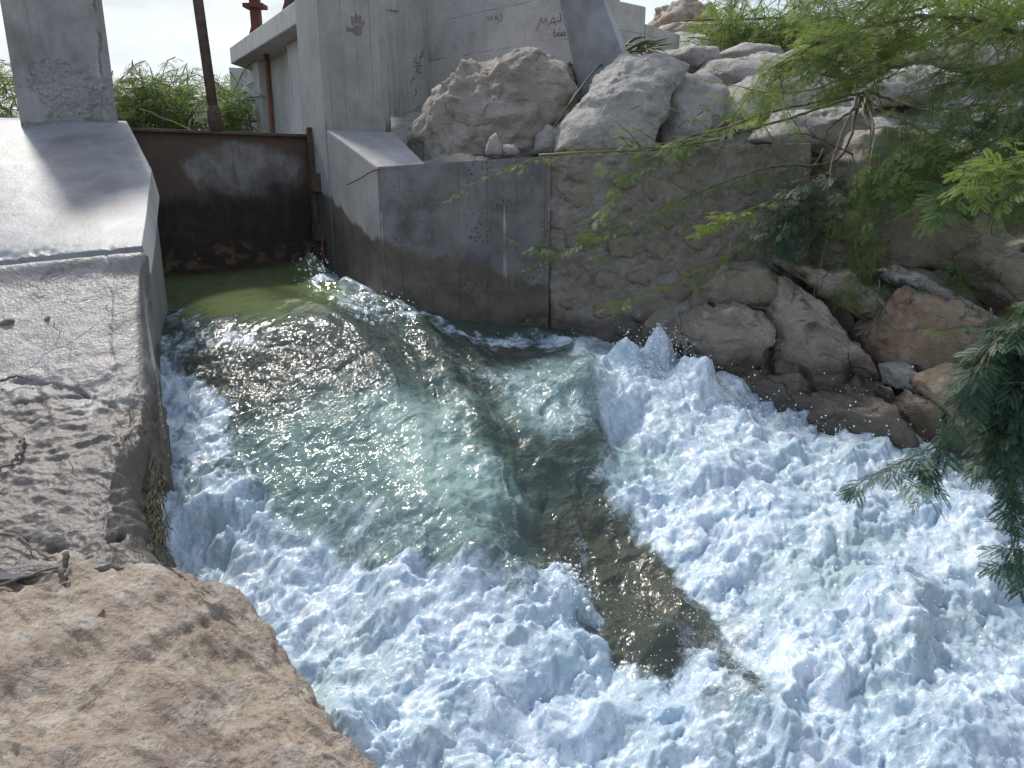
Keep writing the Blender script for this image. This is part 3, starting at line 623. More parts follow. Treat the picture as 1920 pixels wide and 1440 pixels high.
def make_spray():
    rnd = np.random.default_rng(5); Pf = WP.reshape(-1, 3); ff = WF.ravel(); px, py = proj(Pf)
    parts = []
    V1, F1 = ico(1)
    def drops(idx, hmin, hmax, r0, r1, jitter):
        for i in idx:
            c = Pf[i] + rnd.normal(size=3) * jitter; c[2] = Pf[i, 2] + abs(rnd.normal()) * (hmax - hmin) * 0.6 + hmin
            r = r0 * (r1 / r0) ** rnd.random() ** 1.6; s = np.array([1, 1, rnd.uniform(.8, 1.6)]) * r
            parts.append((V1 * s * (1 + rnd.normal(size=(len(V1), 1)) * 0.12) + c, F1))
    edge = np.where((ff > 0.35) & (ff < 0.85) & (px > 300) & (px < 1950) & (py > 600) & (py < 1460))[0]
    drops(rnd.choice(edge, 2200), 0.0, 0.06, 0.0009, 0.0038, 0.035)
    full = np.where((ff > 0.8) & (px > 320) & (px < 1950) & (py > 640) & (py < 1460))[0]
    drops(rnd.choice(full, 1500), 0.0, 0.05, 0.0010, 0.0035, 0.02)
    def region(x0, x1, y0, y1, n, hm, a, b, j=0.04):
        k = np.where((px > x0) & (px < x1) & (py > y0) & (py < y1))[0]
        if len(k): drops(rnd.choice(k, n), 0.0, hm, a, b, j)
    region(1150, 1330, 620, 760, 240, 0.16, 0.002, 0.007); region(1330, 1760, 740, 860, 380, 0.2, 0.0015, 0.005); region(1150, 1450, 1080, 1330, 700, 0.08, 0.0010, 0.0035)
    region(640, 760, 560, 620, 90, 0.05, 0.003, 0.013); region(560, 620, 480, 540, 120, 0.07, 0.002, 0.008); region(1000, 1120, 1080, 1160, 120, 0.1, 0.0016, 0.005); region(1700, 1900, 860, 920, 120, 0.1, 0.002, 0.007)
    def clump(x, y, zz, n, sx, sy, hgt, r0, r1):
        for k in range(n):
            c = hit(x + rnd.normal() * sx, y + rnd.normal() * sy, zz); q = np.exp(-((proj(c[None])[0][0] - x) / (sx * 1.6)) ** 2)
            c[2] += hgt * q * rnd.random() ** .7; r = r0 * (r1 / r0) ** rnd.random(); v, fc = ico(2)
            parts.append((v * (r * (1 + .45 * fbm(v * 1.6 + k * 3.1, 5, 3)))[:, None] * np.array([1, 1, 1.15]) + c, fc))
    clump(1236, 690, .42, 260, 40, 10, .26, .0012, .0045); clump(1190, 700, .38, 120, 24, 8, .12, .002, .007); clump(1060, 1120, -.03, 110, 22, 14, .12, .003, .010); clump(1390, 775, .26, 60, 40, 8, .05, .002, .006)
    clump(700, 595, .66, 50, 30, 10, .04, .004, .014); clump(590, 495, .83, 50, 14, 12, .06, .004, .012); clump(880, 1090, -.04, 60, 50, 10, .04, .003, .008)
    V, F = join(parts); o = mesh('spray', V, F, M['spray']); tag(o, 'fine flying droplets of white water over the rapids', 'spray', kind='stuff')
    # torn threads of water thrown up along the crests
    paths = []
    cand = np.where((ff > 0.55) & (px > 340) & (px < 1900) & (py > 640) & (py < 1430))[0]
    for i in rnd.choice(cand, 60):
        L = rnd.uniform(0.03, 0.13); d = rnd.normal(size=3); d[2] *= 0.25; d /= np.linalg.norm(d); p = Pf[i] + np.array([0, 0, rnd.uniform(-0.004, 0.012)])
        pts = [p]; 
        for k in range(7):
            d = d + rnd.normal(size=3) * np.array([.5, .5, .3]); d /= np.linalg.norm(d); p = p + d * L / 7; pts.append(p)
        r = rnd.uniform(0.0008, 0.0018); paths.append((np.array(pts), r * np.sin(np.linspace(0.25, 2.9, 8)) * rnd.uniform(.6, 1.4, 8)))
    o = tubes('water_threads', paths, M['spray'], seg=5); tag(o, 'torn threads of white water along the wave crests', 'spray', kind='stuff')
make_spray()

o = mesh('upstream_water', [(-3.0, 6.2, 1.5), (-1.0, 7.3, 1.5), (-5.5, 15, 1.5), (-7.5, 14, 1.5)], [(0, 1, 2, 3)], M['pool']); tag(o, 'still canal water held back behind the gate', kind='structure')

# ------------------------------------------------------------------ concrete works
U = np.array([0.866, 0.5, 0]); VD = np.array([0.5, -0.866, 0])           # along the gate, downstream
GA = at(240, 245, 5.75); GB = at(577, 255, 6.40)
Kc = at(610, 245, 6.03); CORN = at(707, 313, 5.12)

# left pier, its front face spalled and cracked
pr = at(222, 228, 5.85); plft = at(37, 222, 5.55)
t = empty('concrete_pier', (pr + plft) / 2 * np.array([1, 1, 0]) + np.array([0, 0, 1.86]), 'cracked grey concrete pier with spalled base, standing on the sloped slab', 'pier')
bk = -VD * 0.7
pf0 = plft[:2] + bk[:2] * 0.04; pf1 = pr[:2] + bk[:2] * 0.04
prism('shaft', [tuple(pf0), tuple(pf1), tuple(pr[:2] + bk[:2]), tuple(plft[:2] + bk[:2])], 1.7, 3.15, M['c_pier'], t, bevel=0.02)
CRK = [(168, -60), (176, 0), (182, 45), (190, 75), (186, 110), (193, 150), (196, 200), (200, 230)]
def pier_disp(P, x, y):
    d = 0.004 * fbm(P * 6, 3, 4)
    d = d - 0.032 * np.exp(-(linedist(x + 4 * fbm(P * 20, 3, 3), y, CRK) / np.where(y > 150, 4.0, 1.7)) ** 2) * np.clip(.6 + fbm(P * 8, 4, 2), .15, 1.3)
    sp = sst(fbm(P * 4.0, 77, 4) + 0.9 * sst(y, 60, 215) - 0.45 * np.abs(x - 120) / 100, 0.32, 0.5)
    d = d + sp * (-0.012 + 0.016 * billow(P * 42, 5, 3))
    edge = np.minimum(np.abs(x - (37 - (222 - y) * .155)), np.abs(x - (222 - (228 - y) * .145))); d = d - 0.012 * np.exp(-(edge / 5) ** 2)
    return d
def vert(p, z): return np.array([p[0], p[1], z])
loft('front_face', [[vert(plft, 3.15), vert(pr, 3.15)], [vert(plft, 1.70), vert(pr, 1.70)]], 200, 90, M['c_pier'], t, pier_disp, back=tuple(bk * 0.045), linear=True)

# sloped slab of the left abutment
t = empty('sloped_abutment', at(140, 400, 4.6), 'smooth pale grey concrete slab sloping down below the cracked pier', 'abutment')
def slab_disp(P, x, y):
    d = 0.004 * fbm(P * 3, 9, 4)
    d = d - 0.03 * sst(y, 455, 480) * np.abs(fbm(P * 14, 4, 3))
    return d
loft('slab', [[at(-320, 216, 6.5), at(-100, 218, 6.5), at(60, 222, 6.5), at(190, 226, 6.5), at(236, 227, 6.5)],
              [at(-320, 222, 5.7), at(-100, 223, 5.7), at(60, 226, 5.68), at(190, 230, 5.66), at(240, 232, 5.65)],
              [at(-320, 300, 5.02), at(-100, 303, 5.0), at(60, 309, 5.0), at(190, 315, 5.0), at(285, 319, 5.0)],
              [at(-320, 385, 4.55), at(-100, 388, 4.53), at(60, 392, 4.52), at(190, 396, 4.5), at(276, 400, 4.5)],
              [at(-320, 500, 4.06), at(-100, 494, 4.06), at(60, 482, 4.06), at(190, 470, 4.05), at(266, 462, 4.06)]], 120, 130, M['c_slab'], t, slab_disp, back=(0, 0.06, -0.16), linear=True)
top = [(238, 229, 6.3), (240, 233, 5.66), (285, 321, 5.0), (276, 402, 4.5), (266, 482, 4.03), (280, 600, 3.72), (300, 720, 3.42), (315, 820, 3.2)]
tp = [at(*c) for c in top]
def wall_disp(P, x, y): return 0.006 * fbm(P * np.array([14, 14, 1.5]), 6, 3) - 0.006
loft('side_wall', [[p - np.array([0, 0, 0.004]) for p in tp], [vert(p, -0.6) for p in tp]], 60, 130, M['c_left'], t, wall_disp, back=(-0.25, -0.05, -0.12), linear=True)

# right abutment, column, retaining wall
t = empty('gate_column', Kc * np.array([1, 1, 0]) + np.array([0, 0, 1.8]), 'tall board-marked concrete column with a muddy handprint, beside the gate', 'column')
cR = Kc + U * 0.46
prism('shaft', [tuple(Kc[:2]), tuple(cR[:2]), tuple((cR - VD * 0.55)[:2]), tuple((GB - VD * 0.18)[:2] + U[:2] * 0.02)], -0.6, 3.1, M['c_column'], t, bevel=0.012)
prism('plinth', [tuple((Kc + U * 0.012 + VD * 0.02)[:2]), tuple((cR + VD * 0.02 + U * 0.01)[:2]), tuple((cR - VD * 0.2 + U * 0.012)[:2]), tuple((Kc - VD * 0.2 + U * 0.05)[:2])], 1.5, 1.91, M['c_column'], t, bevel=0.006)
# handprint on the column
pn = VD
def onC(x, y): return onplane(x, y, Kc, pn, 0.004)
def blotch(x, y, rx, ry, ang, seed):
    c = onC(x, y); sx = np.linalg.norm(onC(x + 1, y) - c); 
    th = np.linspace(0, 2 * np.pi, 22, endpoint=False); rr = 1 + 0.22 * np.random.default_rng(seed).normal(size=22) * 0.6
    ex = np.cos(th) * rx * rr; ey = np.sin(th) * ry * rr; ca, sa = math.cos(ang), math.sin(ang)
    X = ex * ca - ey * sa; Yv = ex * sa + ey * ca
    ring = [onC(x + a, y + b) for a, b in zip(X, Yv)]
    V = np.array([c - pn * -0.002] + ring); return V, np.array([[0, i + 1, (i + 1) % 22 + 1] for i in range(22)])
hp = [(669, 55, 9, 9, .2), (671, 62, 7, 4, .1), (661, 38, 2.6, 9, -.18), (668, 35, 2.7, 10, -.05), (675, 37, 2.6, 9, .1), (681, 44, 2.4, 7, .3), (656, 55, 2.6, 7, -.9), (652, 57, 2.4, 3, .6)]
V, F = join([blotch(*h, seed=i) for i, h in enumerate(hp)])
o = mesh('handprint', V, F, M['mud'], t, smooth=False); tag(o, 'muddy handprint')

t = empty('wall_shoulder', (CORN + Kc) / 2 * np.array([1, 1, 0]) + np.array([0, 0, 1.0]), 'concrete shoulder with a sloped top at the foot of the column', 'abutment')
sh = [Kc + np.array([0.008, -0.005, 0.0]), CORN + np.array([0.004, 0.006, 0]), at(800, 309, 5.16), at(738, 253, 6.22)]
tops = [1.825, CORN[2] - 0.004, sh[2][2], 1.81]
prism('block', [tuple(p[:2]) for p in sh], -0.6, 0, M['c_column'], t, bevel=0.012, tops=tops)
p0 = at(651, 346, 5.55); p1 = at(700, 320, 5.12); p2 = at(735, 311, 5.2)
tubes('tie_rod', [(cr(np.array([p0, at(672, 336, 5.4), p1, p2]), 14), 0.005)], M['rust_pipe'], t)

t = empty('retaining_wall', CORN * np.array([1, 1, 0]) + np.array([0.5, 0.1, 0.3]), 'dark stained concrete retaining wall, wet along its foot', 'wall')
EW = at(1033, 292, 5.2)
def rw_disp(P, x, y):
    return 0.003 * fbm(P * 9, 2, 3) - 0.02 * np.exp(-((x - 707 - (y - 313) * .07) / 4) ** 2) * 0.4 - 0.012 * sst(fbm(P * np.array([3, 3, 6]), 8, 4) + 0.8 * sst(y, 520, 620), 0.75, 0.95) * (0.5 + billow(P * 30, 3, 3))
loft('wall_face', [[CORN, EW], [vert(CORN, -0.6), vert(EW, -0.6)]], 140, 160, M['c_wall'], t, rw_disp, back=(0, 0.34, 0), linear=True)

# masonry stretch: mortar face with fieldstones set in it
t = empty('masonry_wall', at(1240, 600, 5.1), 'rubble stone wall in brown mortar beside the smooth concrete wall', 'wall')
def mw(px_, py_):                                     # reference face of the masonry
    Y = np.interp(px_, [1030, 1250, 1500], [5.21, 5.06, 4.95]) - 0.0; return at(px_, py_, Y)
MT = [(1030, 293), (1140, 288), (1250, 282), (1350, 275), (1440, 270), (1520, 268)]
def mw_disp(P, x, y): return 0.025 * fbm(P * 3.2, 14, 5) + 0.014 * billow(P * 11, 15, 4) - 0.008 * sst(x, 1040, 1030)
loft('mortar_face', [[mw(*p) for p in MT], [mw(p[0], 420) for p in MT], [vert(mw(p[0], 560), 0.72) for p in MT], [vert(mw(p[0], 560), -0.6) for p in MT]], 150, 150, M['mortar'], t, mw_disp, back=(0, 0.34, 0), linear=True)
rs = random.Random(11)
ST = [(1095, 325, 34, 14), (1180, 335, 30, 20), (1092, 368, 32, 22), (1070, 415, 34, 17), (1140, 412, 22, 15), (1230, 350, 26, 22), (1290, 330, 30, 18), (1165, 380, 24, 16), (1255, 405, 28, 18),
      (1100, 455, 30, 14), (1170, 462, 26, 16), (1235, 462, 24, 15), (1085, 510, 22, 14), (1140, 520, 26, 16), (1205, 520, 28, 15), (1290, 500, 26, 16), (1075, 565, 24, 13), (1140, 580, 30, 14), (1215, 590, 26, 15), (1175, 620, 24, 13), (1330, 380, 30, 20), (1360, 430, 30, 16), (1310, 450, 24, 14), (1345, 505, 32, 13), (1400, 340, 30, 20), (1262, 545, 26, 15), (1060, 345, 18, 14), (1105, 620, 20, 12)]
for i, (x, y, a, b) in enumerate(ST):
    Yf = mw(x, y)[1]
    out = []
    for k in range(9):
        th = k / 9 * 2 * math.pi + rs.uniform(-.2, .2); q = rs.uniform(.78, 1.15); out.append((x + 1.25 * a * q * math.cos(th), y + 1.3 * b * q * math.sin(th)))
    rock('stone', out, Yf + 0.03, 0.042, M['m_stone'], sub=3, amp=0.024, seed=100 + i, facets=12, parent=t, freq=9, expo=4.5)

# rusted sluice gate
t = empty('sluice_gate', (GA + GB) / 2 * np.array([1, 1, 0]) + np.array([0, 0, 0.8]), 'rusted steel sluice gate plate with grey worn patch, raised above the jet', 'gate')
gn = VD
def onG(x, y, off=0.0): return onplane(x, y, GA, gn, off)
gc = [onG(225, 243), onG(579, 256), onG(603, 478), onG(300, 512)]
gc[0] = GA + np.array([0, 0, 0.005]) - U * 0.03
gc[3] = vert(gc[0], onG(318, 508)[2] - 0.01); gc[2] = vert(gc[1], onG(575, 478)[2] + 0.0)
def gate_disp(P, x, y): return 0.004 * fbm(P * 3, 5, 3) + sst(y, 470, 495) * 0.010 * billow(P * 16, 8, 4) + 0.0012 * fbm(P * 40, 2, 2)
loft('plate', [[gc[0], gc[1]], [gc[3], gc[2]]], 90, 120, M['rust'], t, gate_disp, back=tuple(-gn * 0.03), linear=True)
def bar(name, a, b, h, d, mat, parent, up=np.array([0, 0, 1.0]), bev=0.004):
    w = np.cross(b - a, up); w /= np.linalg.norm(w)
    return hull(name, [q + up * s * h / 2 + w * r * d / 2 for q in (a, b) for s in (-1, 1) for r in (-1, 1)], mat, parent, bev)
bar('top_flange', gc[0] + gn * 0.025 + np.array([0, 0, .004]), gc[1] + gn * 0.02 + np.array([0, 0, .004]), 0.022, 0.09, M['rust_dark'], t)
bar('bottom_seal', gc[3] + gn * 0.02 + np.array([0, 0, 0.035]), gc[2] + gn * 0.02 + np.array([0, 0, .035]) - U * 0.02, 0.085, 0.028, M['rust'], t)
bar('side_angle', gc[1] + gn * 0.03 - U * 0.012 + np.array([0, 0, 0.06]), gc[2] + gn * 0.03 - U * 0.012, 0.03, 0.03, M['rust_dark'], t, up=U)
s0 = onG(405, 241, 0.03); s1 = onG(371, 0, 0.03); sd = (s1 - s0); sd /= np.linalg.norm(sd)
tubes('stem', [(np.array([s0 - sd * 0.02, s0 + sd * 0.6, s1 + sd * 1.4]), 0.036)], M['rust_dark'], t, seg=10)
tubes('stem_socket', [(np.array([s0 - sd * 0.02, s0 + sd * 0.1, s0 + sd * 0.16]), np.array([0.05, 0.05, 0.044]))], M['rust_dark'], t, seg=10)
for q in (0.05, 0.11): tubes('bolt', [(np.array([s0 + sd * q, s0 + sd * q + gn * 0.068]), 0.011)], M['rust_dark'], t, seg=6)
# guide brackets on the column
t = empty('gate_guide', GB * np.array([1, 1, 0]) + np.array([0, 0, 0.9]), 'rusted steel guide rail and brackets bolted to the concrete column', 'guide')
g0 = GB + VD * 0.1 - U * 0.012
bar('rail', vert(g0, 1.85), vert(g0, 0.72), 0.035, 0.03, M['rust_dark'], t, up=U)
wf = (Kc - GB); wf = wf / np.linalg.norm(wf)
for x, y, hh in ((593, 342, .14), (606, 436, .13)):
    c = at(x, y, 6.28 if y < 400 else 6.2); w_ = GB + wf * 0.17
    c = np.array([w_[0], w_[1], c[2]]) - U * 0.02
    bar('bracket', c + np.array([0, 0, hh / 2]), c - np.array([0, 0, hh / 2]), 0.07, 0.12, M['rust_dark'], t, up=U)
c = np.array([(GB + wf * 0.21)[0], (GB + wf * 0.21)[1], 0.9]) - U * 0.012
bar('strap', c + np.array([0, 0, .14]), c - np.array([0, 0, .2]), 0.02, 0.05, M['rust_pipe'], t, up=U)

# wing wall behind the column, with scrawled letters
t = empty('wing_wall', at(900, 200, 6.9), 'tall pale concrete wing wall with charcoal scrawl, behind the outcrop', 'wall')
wa = at(708, 120, 7.15); wb = at(803, 120, 7.6); wc = at(1100, 120, 6.12)
prism('board_panel', [tuple(wa[:2]), tuple(wb[:2]), (wb[0] + .1, wb[1] + .4), (wa[0] - .3, wa[1] + .4)], 1.2, 3.4, M['c_wing'], t, bevel=0.01)
o = prism('cover_slab', [(wa[0] - .35, wa[1] - .22), (wb[0] - .22, wb[1] - .3), (wb[0] - .18, wb[1] + .35), (wa[0] - .3, wa[1] + .3)], at(720, 8, 7.0)[2], at(720, -30, 7.0)[2] + .2, M['c_wing'], t, bevel=0.01)
wcn = np.array([-(wc[1] - wb[1]), wc[0] - wb[0]]); wcn /= np.linalg.norm(wcn)
prism('rendered_panel', [(wb[0] - 0.003, wb[1] - 0.004), tuple(wc[:2]), tuple(wc[:2] + wcn * 0.35), tuple(wb[:2] + wcn * 0.35)], 1.2, 3.4, M['c_wing_smooth'], t, bevel=0.008)
def onW(x, y): return onplane(x, y, wc, (wcn[0], wcn[1], 0), 0.003)
def strokes(name, lines, r, parent, fn, mat):
    ps = []
    for ln in lines:
        q = np.array([fn(x, y) for x, y in ln]); 
        q = cr(q, max(3, len(q) * 5)) if len(q) > 2 else np.array([q[0], q.mean(0), q[1]])
        ps.append((q, r))
    return tubes(name, ps, mat, parent, seg=5)
o = strokes('scrawl', [[(1005, 58), (1012, 42), (1014, 33)], [(1014, 33), (1018, 43), (1024, 34)], [(1024, 34), (1026, 47)], [(1029, 49), (1034, 36), (1038, 34), (1041, 48)], [(1031, 43), (1041, 41)], [(1043, 40), (1053, 38)], [(1048, 24), (1051, 28), (1051, 38)],
                       [(1041, 54), (1038, 60), (1038, 66), (1043, 67), (1044, 62), (1039, 62)], [(1049, 60), (1046, 64), (1049, 67), (1052, 63), (1049, 60)], [(1056, 59), (1053, 63), (1056, 66), (1059, 62), (1056, 59)], [(1048, 54), (1050, 54)], [(1037, 68), (1060, 66)]], 0.0026, t, onW, M['charcoal']); tag(o, 'charcoal letters MAJ over 600')
o = strokes('scrawl', [[(911, 40), (914, 30), (918, 38), (922, 29), (924, 40)], [(928, 38), (930, 29), (934, 38)], [(928, 35), (934, 34)], [(937, 27), (941, 30), (941, 38), (935, 40)]], 0.0028, t, onW, M['charcoal']); tag(o, 'faint charcoal letters MAJ')
def onB(x, y):
    n_ = np.array([-(wb[1] - wa[1]), wb[0] - wa[0], 0]); return onplane(x, y, wa, n_, 0.003)
o = strokes('scrawl', [[(780, 108), (776, 115), (786, 118), (790, 98), (794, 96), (793, 104), (787, 108)], [(776, 125), (790, 122), (782, 132), (790, 138)], [(778, 150), (774, 146), (770, 158)], [(778, 166), (781, 174), (776, 182)]], 0.003, t, onB, M['charcoal'])

# buttress and the wall running on behind it
t = empty('buttress', at(1120, 110, 6.0), 'sloped pale concrete buttress ending above the boulders', 'buttress')
b0 = [at(1046, -60, 6.22), at(1098, -70, 6.0), at(1066, 20, 6.15), at(1118, 128, 5.9), at(1166, 98, 5.72), at(1165, 118, 5.72), at(1120, 150, 5.9)]
bp = [at(1058, 0, 6.12), at(1130, 0, 5.95), at(1166, 96, 5.78), at(1112, 132, 5.95), at(1020, -130, 6.3), at(1085, -130, 6.12)]
bbk = [p + np.array([0.12, 0.4, -0.02]) for p in bp] + [vert(bp[2], 1.7), vert(bp[3], 1.7)]
hull('fin', bp + bbk, M['c_slab'], t, bevel=0.012)
t2 = empty('far_parapet', at(1170, 60, 8.0), 'stepped concrete parapet running back behind the buttress', 'wall')
q0, q1 = at(1095, 60, 7.6), at(1209, 60, 8.2); zt = at(1209, 12, 8.2)[2]
prism('block', [tuple(q0[:2]), tuple(q1[:2]), (q1[0], q1[1] + .4), (q0[0], q0[1] + .4)], 1.4, 0, M['c_wing_smooth'], t2, bevel=0.015, tops=[at(1130, -4, 7.8)[2], zt, zt, at(1130, -4, 7.8)[2]])
q2 = at(1275, 70, 8.9); zs = at(1240, 56, 8.6)[2]
prism('step', [(q1[0] + .004, q1[1] + .01), tuple(q2[:2]), (q2[0], q2[1] + .35), (q1[0] + .004, q1[1] + .35)], 1.4, zs, M['c_wing_smooth'], t2, bevel=0.015)

# second gate house upstream
t = empty('upstream_gatehouse', at(500, 240, 10.5), 'pale concrete gatehouse with overhanging slab and walls upstream', 'gatehouse')
fz0, fz1 = 2.90, 3.11
fl_, fr_ = hit(433, 120, fz0), hit(562, 41, fz0); kl, kr = hit(476, 133, fz0), hit(562, 85, fz0)
ext = (fr_ - fl_); ext /= np.linalg.norm(ext)
fr2, kr2 = fr_ + ext * 1.0, kr + ext * 1.0
prism('slab', [tuple(fl_[:2]), tuple(fr2[:2]), tuple(kr2[:2]), tuple((kl - ext * 0.1)[:2])], fz0, fz1, M['c_far'], t, bevel=0.015)
nb = np.array([-ext[1], ext[0], 0]); nb = nb if nb[1] > 0 else -nb
# back panel and pillars under the slab, a flared wall beyond
prism('panel', [tuple((kl - nb * .03)[:2]), tuple((kr2 - nb * .03)[:2]), tuple((kr2 + nb * .3)[:2]), tuple((kl + nb * .3)[:2])], 1.0, fz0 - .003, M['c_far'], t, bevel=0.0)
def pillar(xa, xb, ref, dep, mat=None):
    a = onplane(xa, 200, ref, nb); b = onplane(xb, 200, ref, nb)
    prism('pillar', [tuple(a[:2]), tuple(b[:2]), tuple((b + nb * dep)[:2]), tuple((a + nb * dep)[:2])], 1.0, fz0 - .004, M['c_far'], t, bevel=0.008)
pillar(479, 490, kl - nb * .22, .4); pillar(546, 566, kr - nb * .15, .3)
e0 = at(434, 180, 13.2); e1 = at(482, 180, 12.2)
prism('flared_wall', [tuple(e0[:2]), tuple(e1[:2]), (e1[0] + .1, e1[1] + .3), (e0[0] + .1, e0[1] + .3)], 1.0, 0, M['c_far'], t, bevel=0.01, tops=[at(434, 126, 13.2)[2], at(482, 128, 12.2)[2], at(482, 128, 12.2)[2], at(434, 126, 13.2)[2]])
pp = onplane(507, 200, kl - nb * .24, nb)
o = tubes('pipe', [(np.array([vert(pp, 1.0), vert(pp, 2.0), vert(pp, fz0)]), 0.035)], M['rust_pipe'], t, seg=10)
# red hoist posts on the slab
def hoist(px_, py_, hgt, label):
    c = hit(px_, py_, fz1 + 0.001); t = empty('hoist_post', c, label, 'hoist post', 'red hoist posts on the gatehouse slab')
    def bx(name, w, d, z0, z1): 
        prism(name, [(c[0] - w / 2, c[1] - d / 2), (c[0] + w / 2, c[1] - d / 2), (c[0] + w / 2, c[1] + d / 2), (c[0] - w / 2, c[1] + d / 2)], c[2] + z0, c[2] + z1, M['rust_red'], t, bevel=0.006)
    bx('base_plate', .26, .26, 0, .02); bx('post', .12, .12, .0205, hgt); bx('collar', .26, .24, hgt * .52, hgt * .52 + .05); bx('head', .24, .2, hgt + .001, hgt + .3)
    hull('gusset', [c + np.array(v) for v in ((-.13, -.02, .021), (-.061, -.02, .021), (-.061, -.02, .2), (-.13, .02, .021), (-.061, .02, .021), (-.061, .02, .2))], M['rust_red'], t, 0)
hoist(484, 77, .75, 'red oxide hoist post on the far end of the gatehouse slab')
hoist(548, 37, .7, 'red oxide hoist post on the gatehouse slab beside the column')
# ------------------------------------------------------------------ left ledge and the tan boulder in front
def LR(ys, Y, e, f, g):
    return [at(-320, ys[0], Y), at(-100, ys[1], Y), at(60, ys[2], Y), at(180, ys[3], Y), at(*e), at(*f), at(*g)]
led = [LR((508, 500, 492, 480), 4.03, (252, 470, 4.02), (266, 486, 4.0), (273, 540, 4.0)),
       LR((600, 600, 596, 590), 3.66, (252, 582, 3.68), (272, 606, 3.7), (288, 665, 3.7)),
       LR((705, 705, 702, 698), 3.33, (258, 692, 3.36), (285, 722, 3.4), (306, 800, 3.4)),
       LR((790, 790, 790, 788), 3.06, (246, 790, 3.07), (285, 832, 3.12), (320, 950, 3.15)),
       LR((868, 868, 866, 862), 2.82, (230, 860, 2.84), (280, 920, 2.92), (334, 1040, 2.97)),
       LR((945, 945, 944, 940), 2.61, (216, 938, 2.63), (288, 1005, 2.72), (350, 1110, 2.8)),
       LR((1015, 1012, 1010, 1003), 2.43, (208, 1000, 2.45), (292, 1062, 2.52), (372, 1190, 2.62)),
       LR((1085, 1080, 1070, 1062), 2.24, (232, 1060, 2.28), (318, 1104, 2.34), (410, 1260, 2.45))]
for r_ in led[3:]: r_[-1][2] = -0.5
CR1 = [(75, 846), (120, 838), (180, 836), (235, 828)]; CR2 = [(-60, 722), (0, 722), (40, 712), (90, 715), (150, 735), (215, 760)]; CR3 = [(-40, 1000), (30, 1005), (110, 1030), (190, 1025), (235, 1000)]
CR4 = [(205, 480), (212, 520), (208, 580), (205, 640), (216, 700)]; CR5 = [(0, 770), (70, 745), (160, 742)]
def led_disp(P, x, y):
    rough = sst(y + 60 * fbm(P * 2, 2, 2) + np.abs(x - 120) * 0.1, 690, 760)
    d = 0.008 * fbm(P * 3.5, 1, 4) + 0.0012 * ridged(P * np.array([5, 12, 9]), 3, 3) - 0.004
    d = d + rough * (0.017 * fbm(P * 7, 5, 5) + 0.012 * (ridged((P + 0.12 * np.stack([fbm(P * 3, 8, 2), fbm(P * 3, 9, 2), fbm(P * 3, 10, 2)], 1)) * np.array([7, 13, 10]), 11, 4) - 1.2))
    side = sst(x, 262, 290); d = d + side * (0.022 * fbm(P * np.array([6, 6, 3]), 15, 5) + 0.012 * ridged(P * np.array([16, 16, 4]), 5, 3))
    for c, w_, dp in ((CR1, 4.5, .05), (CR2, 3.5, .03), (CR3, 7, .05), (CR4, 1.8, .012), (CR5, 2.5, .02)):
        d = d - dp * np.clip(.45 + 1.1 * fbm(P * 7, 9, 3), 0, 1.2) * np.exp(-(linedist(x + 8 * fbm(P * 14, 4, 3), y + 8 * fbm(P * 14 + 4, 5, 3), c) / w_) ** 2)
    d = d + 0.035 * np.exp(-((y - 505 + (x - 60) * 0.1) / 16) ** 2) - 0.075 * np.exp(-((y - 492 + (x - 60) * 0.1) / 4.5) ** 2)
    return d
o = loft('rock_ledge', led, 270, 230, M['r_ledge'], None, led_disp, back=(-0.1, 0.1, -0.9)); tag(o, 'grey weathered rock ledge with deep cracks, below the smooth slab', 'rock')

bf = []
sil = [(352, 1084, 2.27), (432, 1122, 2.10), (522, 1238, 1.85), (604, 1345, 1.64), (692, 1442, 1.47), (800, 1590, 1.27)]
for (ex, ey, eY), y0, Y0 in zip(sil, (1046, 1130, 1232, 1340, 1452, 1610), (2.33, 2.09, 1.84, 1.62, 1.45, 1.25)):
    k = [(-320, y0), (-80, y0), (100, y0)]; row = [at(*q, Y0) for q in k]
    row += [at(100 + (ex - 100) * .5, y0 + (ey - y0) * .25, Y0), at(100 + (ex - 100) * .82, y0 + (ey - y0) * .6, (Y0 * .4 + eY * .6)), at(ex, ey, eY)]
    e = row[-1]; row.append(e + np.array([0.07, 0.03, -0.25])); row.append(e + np.array([0.05, 0.04, -0.8])); bf.append(row)
def bf_disp(P, x, y):
    d = 0.05 * fbm(P * 2.3, 41, 3) + 0.018 * fbm(P * np.array([7, 9, 9]), 43, 4) + 0.016 * (ridged(P @ np.array([[.8, .6, 0], [-.6, .8, 0], [0, 0, 1]]) * np.array([6, 20, 14]), 45, 4) - 1.0)
    d = d - 0.03 * np.exp(-((x - 290) / 55) ** 2 - ((y - 1160 + (x - 290) * .2) / 22) ** 2) - 0.02 * np.exp(-(linedist(x, y, [(160, 1330), (260, 1240), (330, 1200), (400, 1170)]) / 14) ** 2)
    for cx, cy, rr in ((450, 1395, 26), (620, 1400, 18), (275, 1320, 30)): d = d - (0.012 + 0.02 * np.abs(fbm(P * 12, 6, 3))) * np.exp(-((x - cx) / rr) ** 2 - ((y - cy) / (rr * .6)) ** 2)
    return d
o = loft('tan_boulder', bf, 230, 240, M['r_front'], None, bf_disp, back=(-0.05, 0.05, -0.5)); tag(o, 'large smooth tan boulder in front of the cracked ledge', 'boulder')

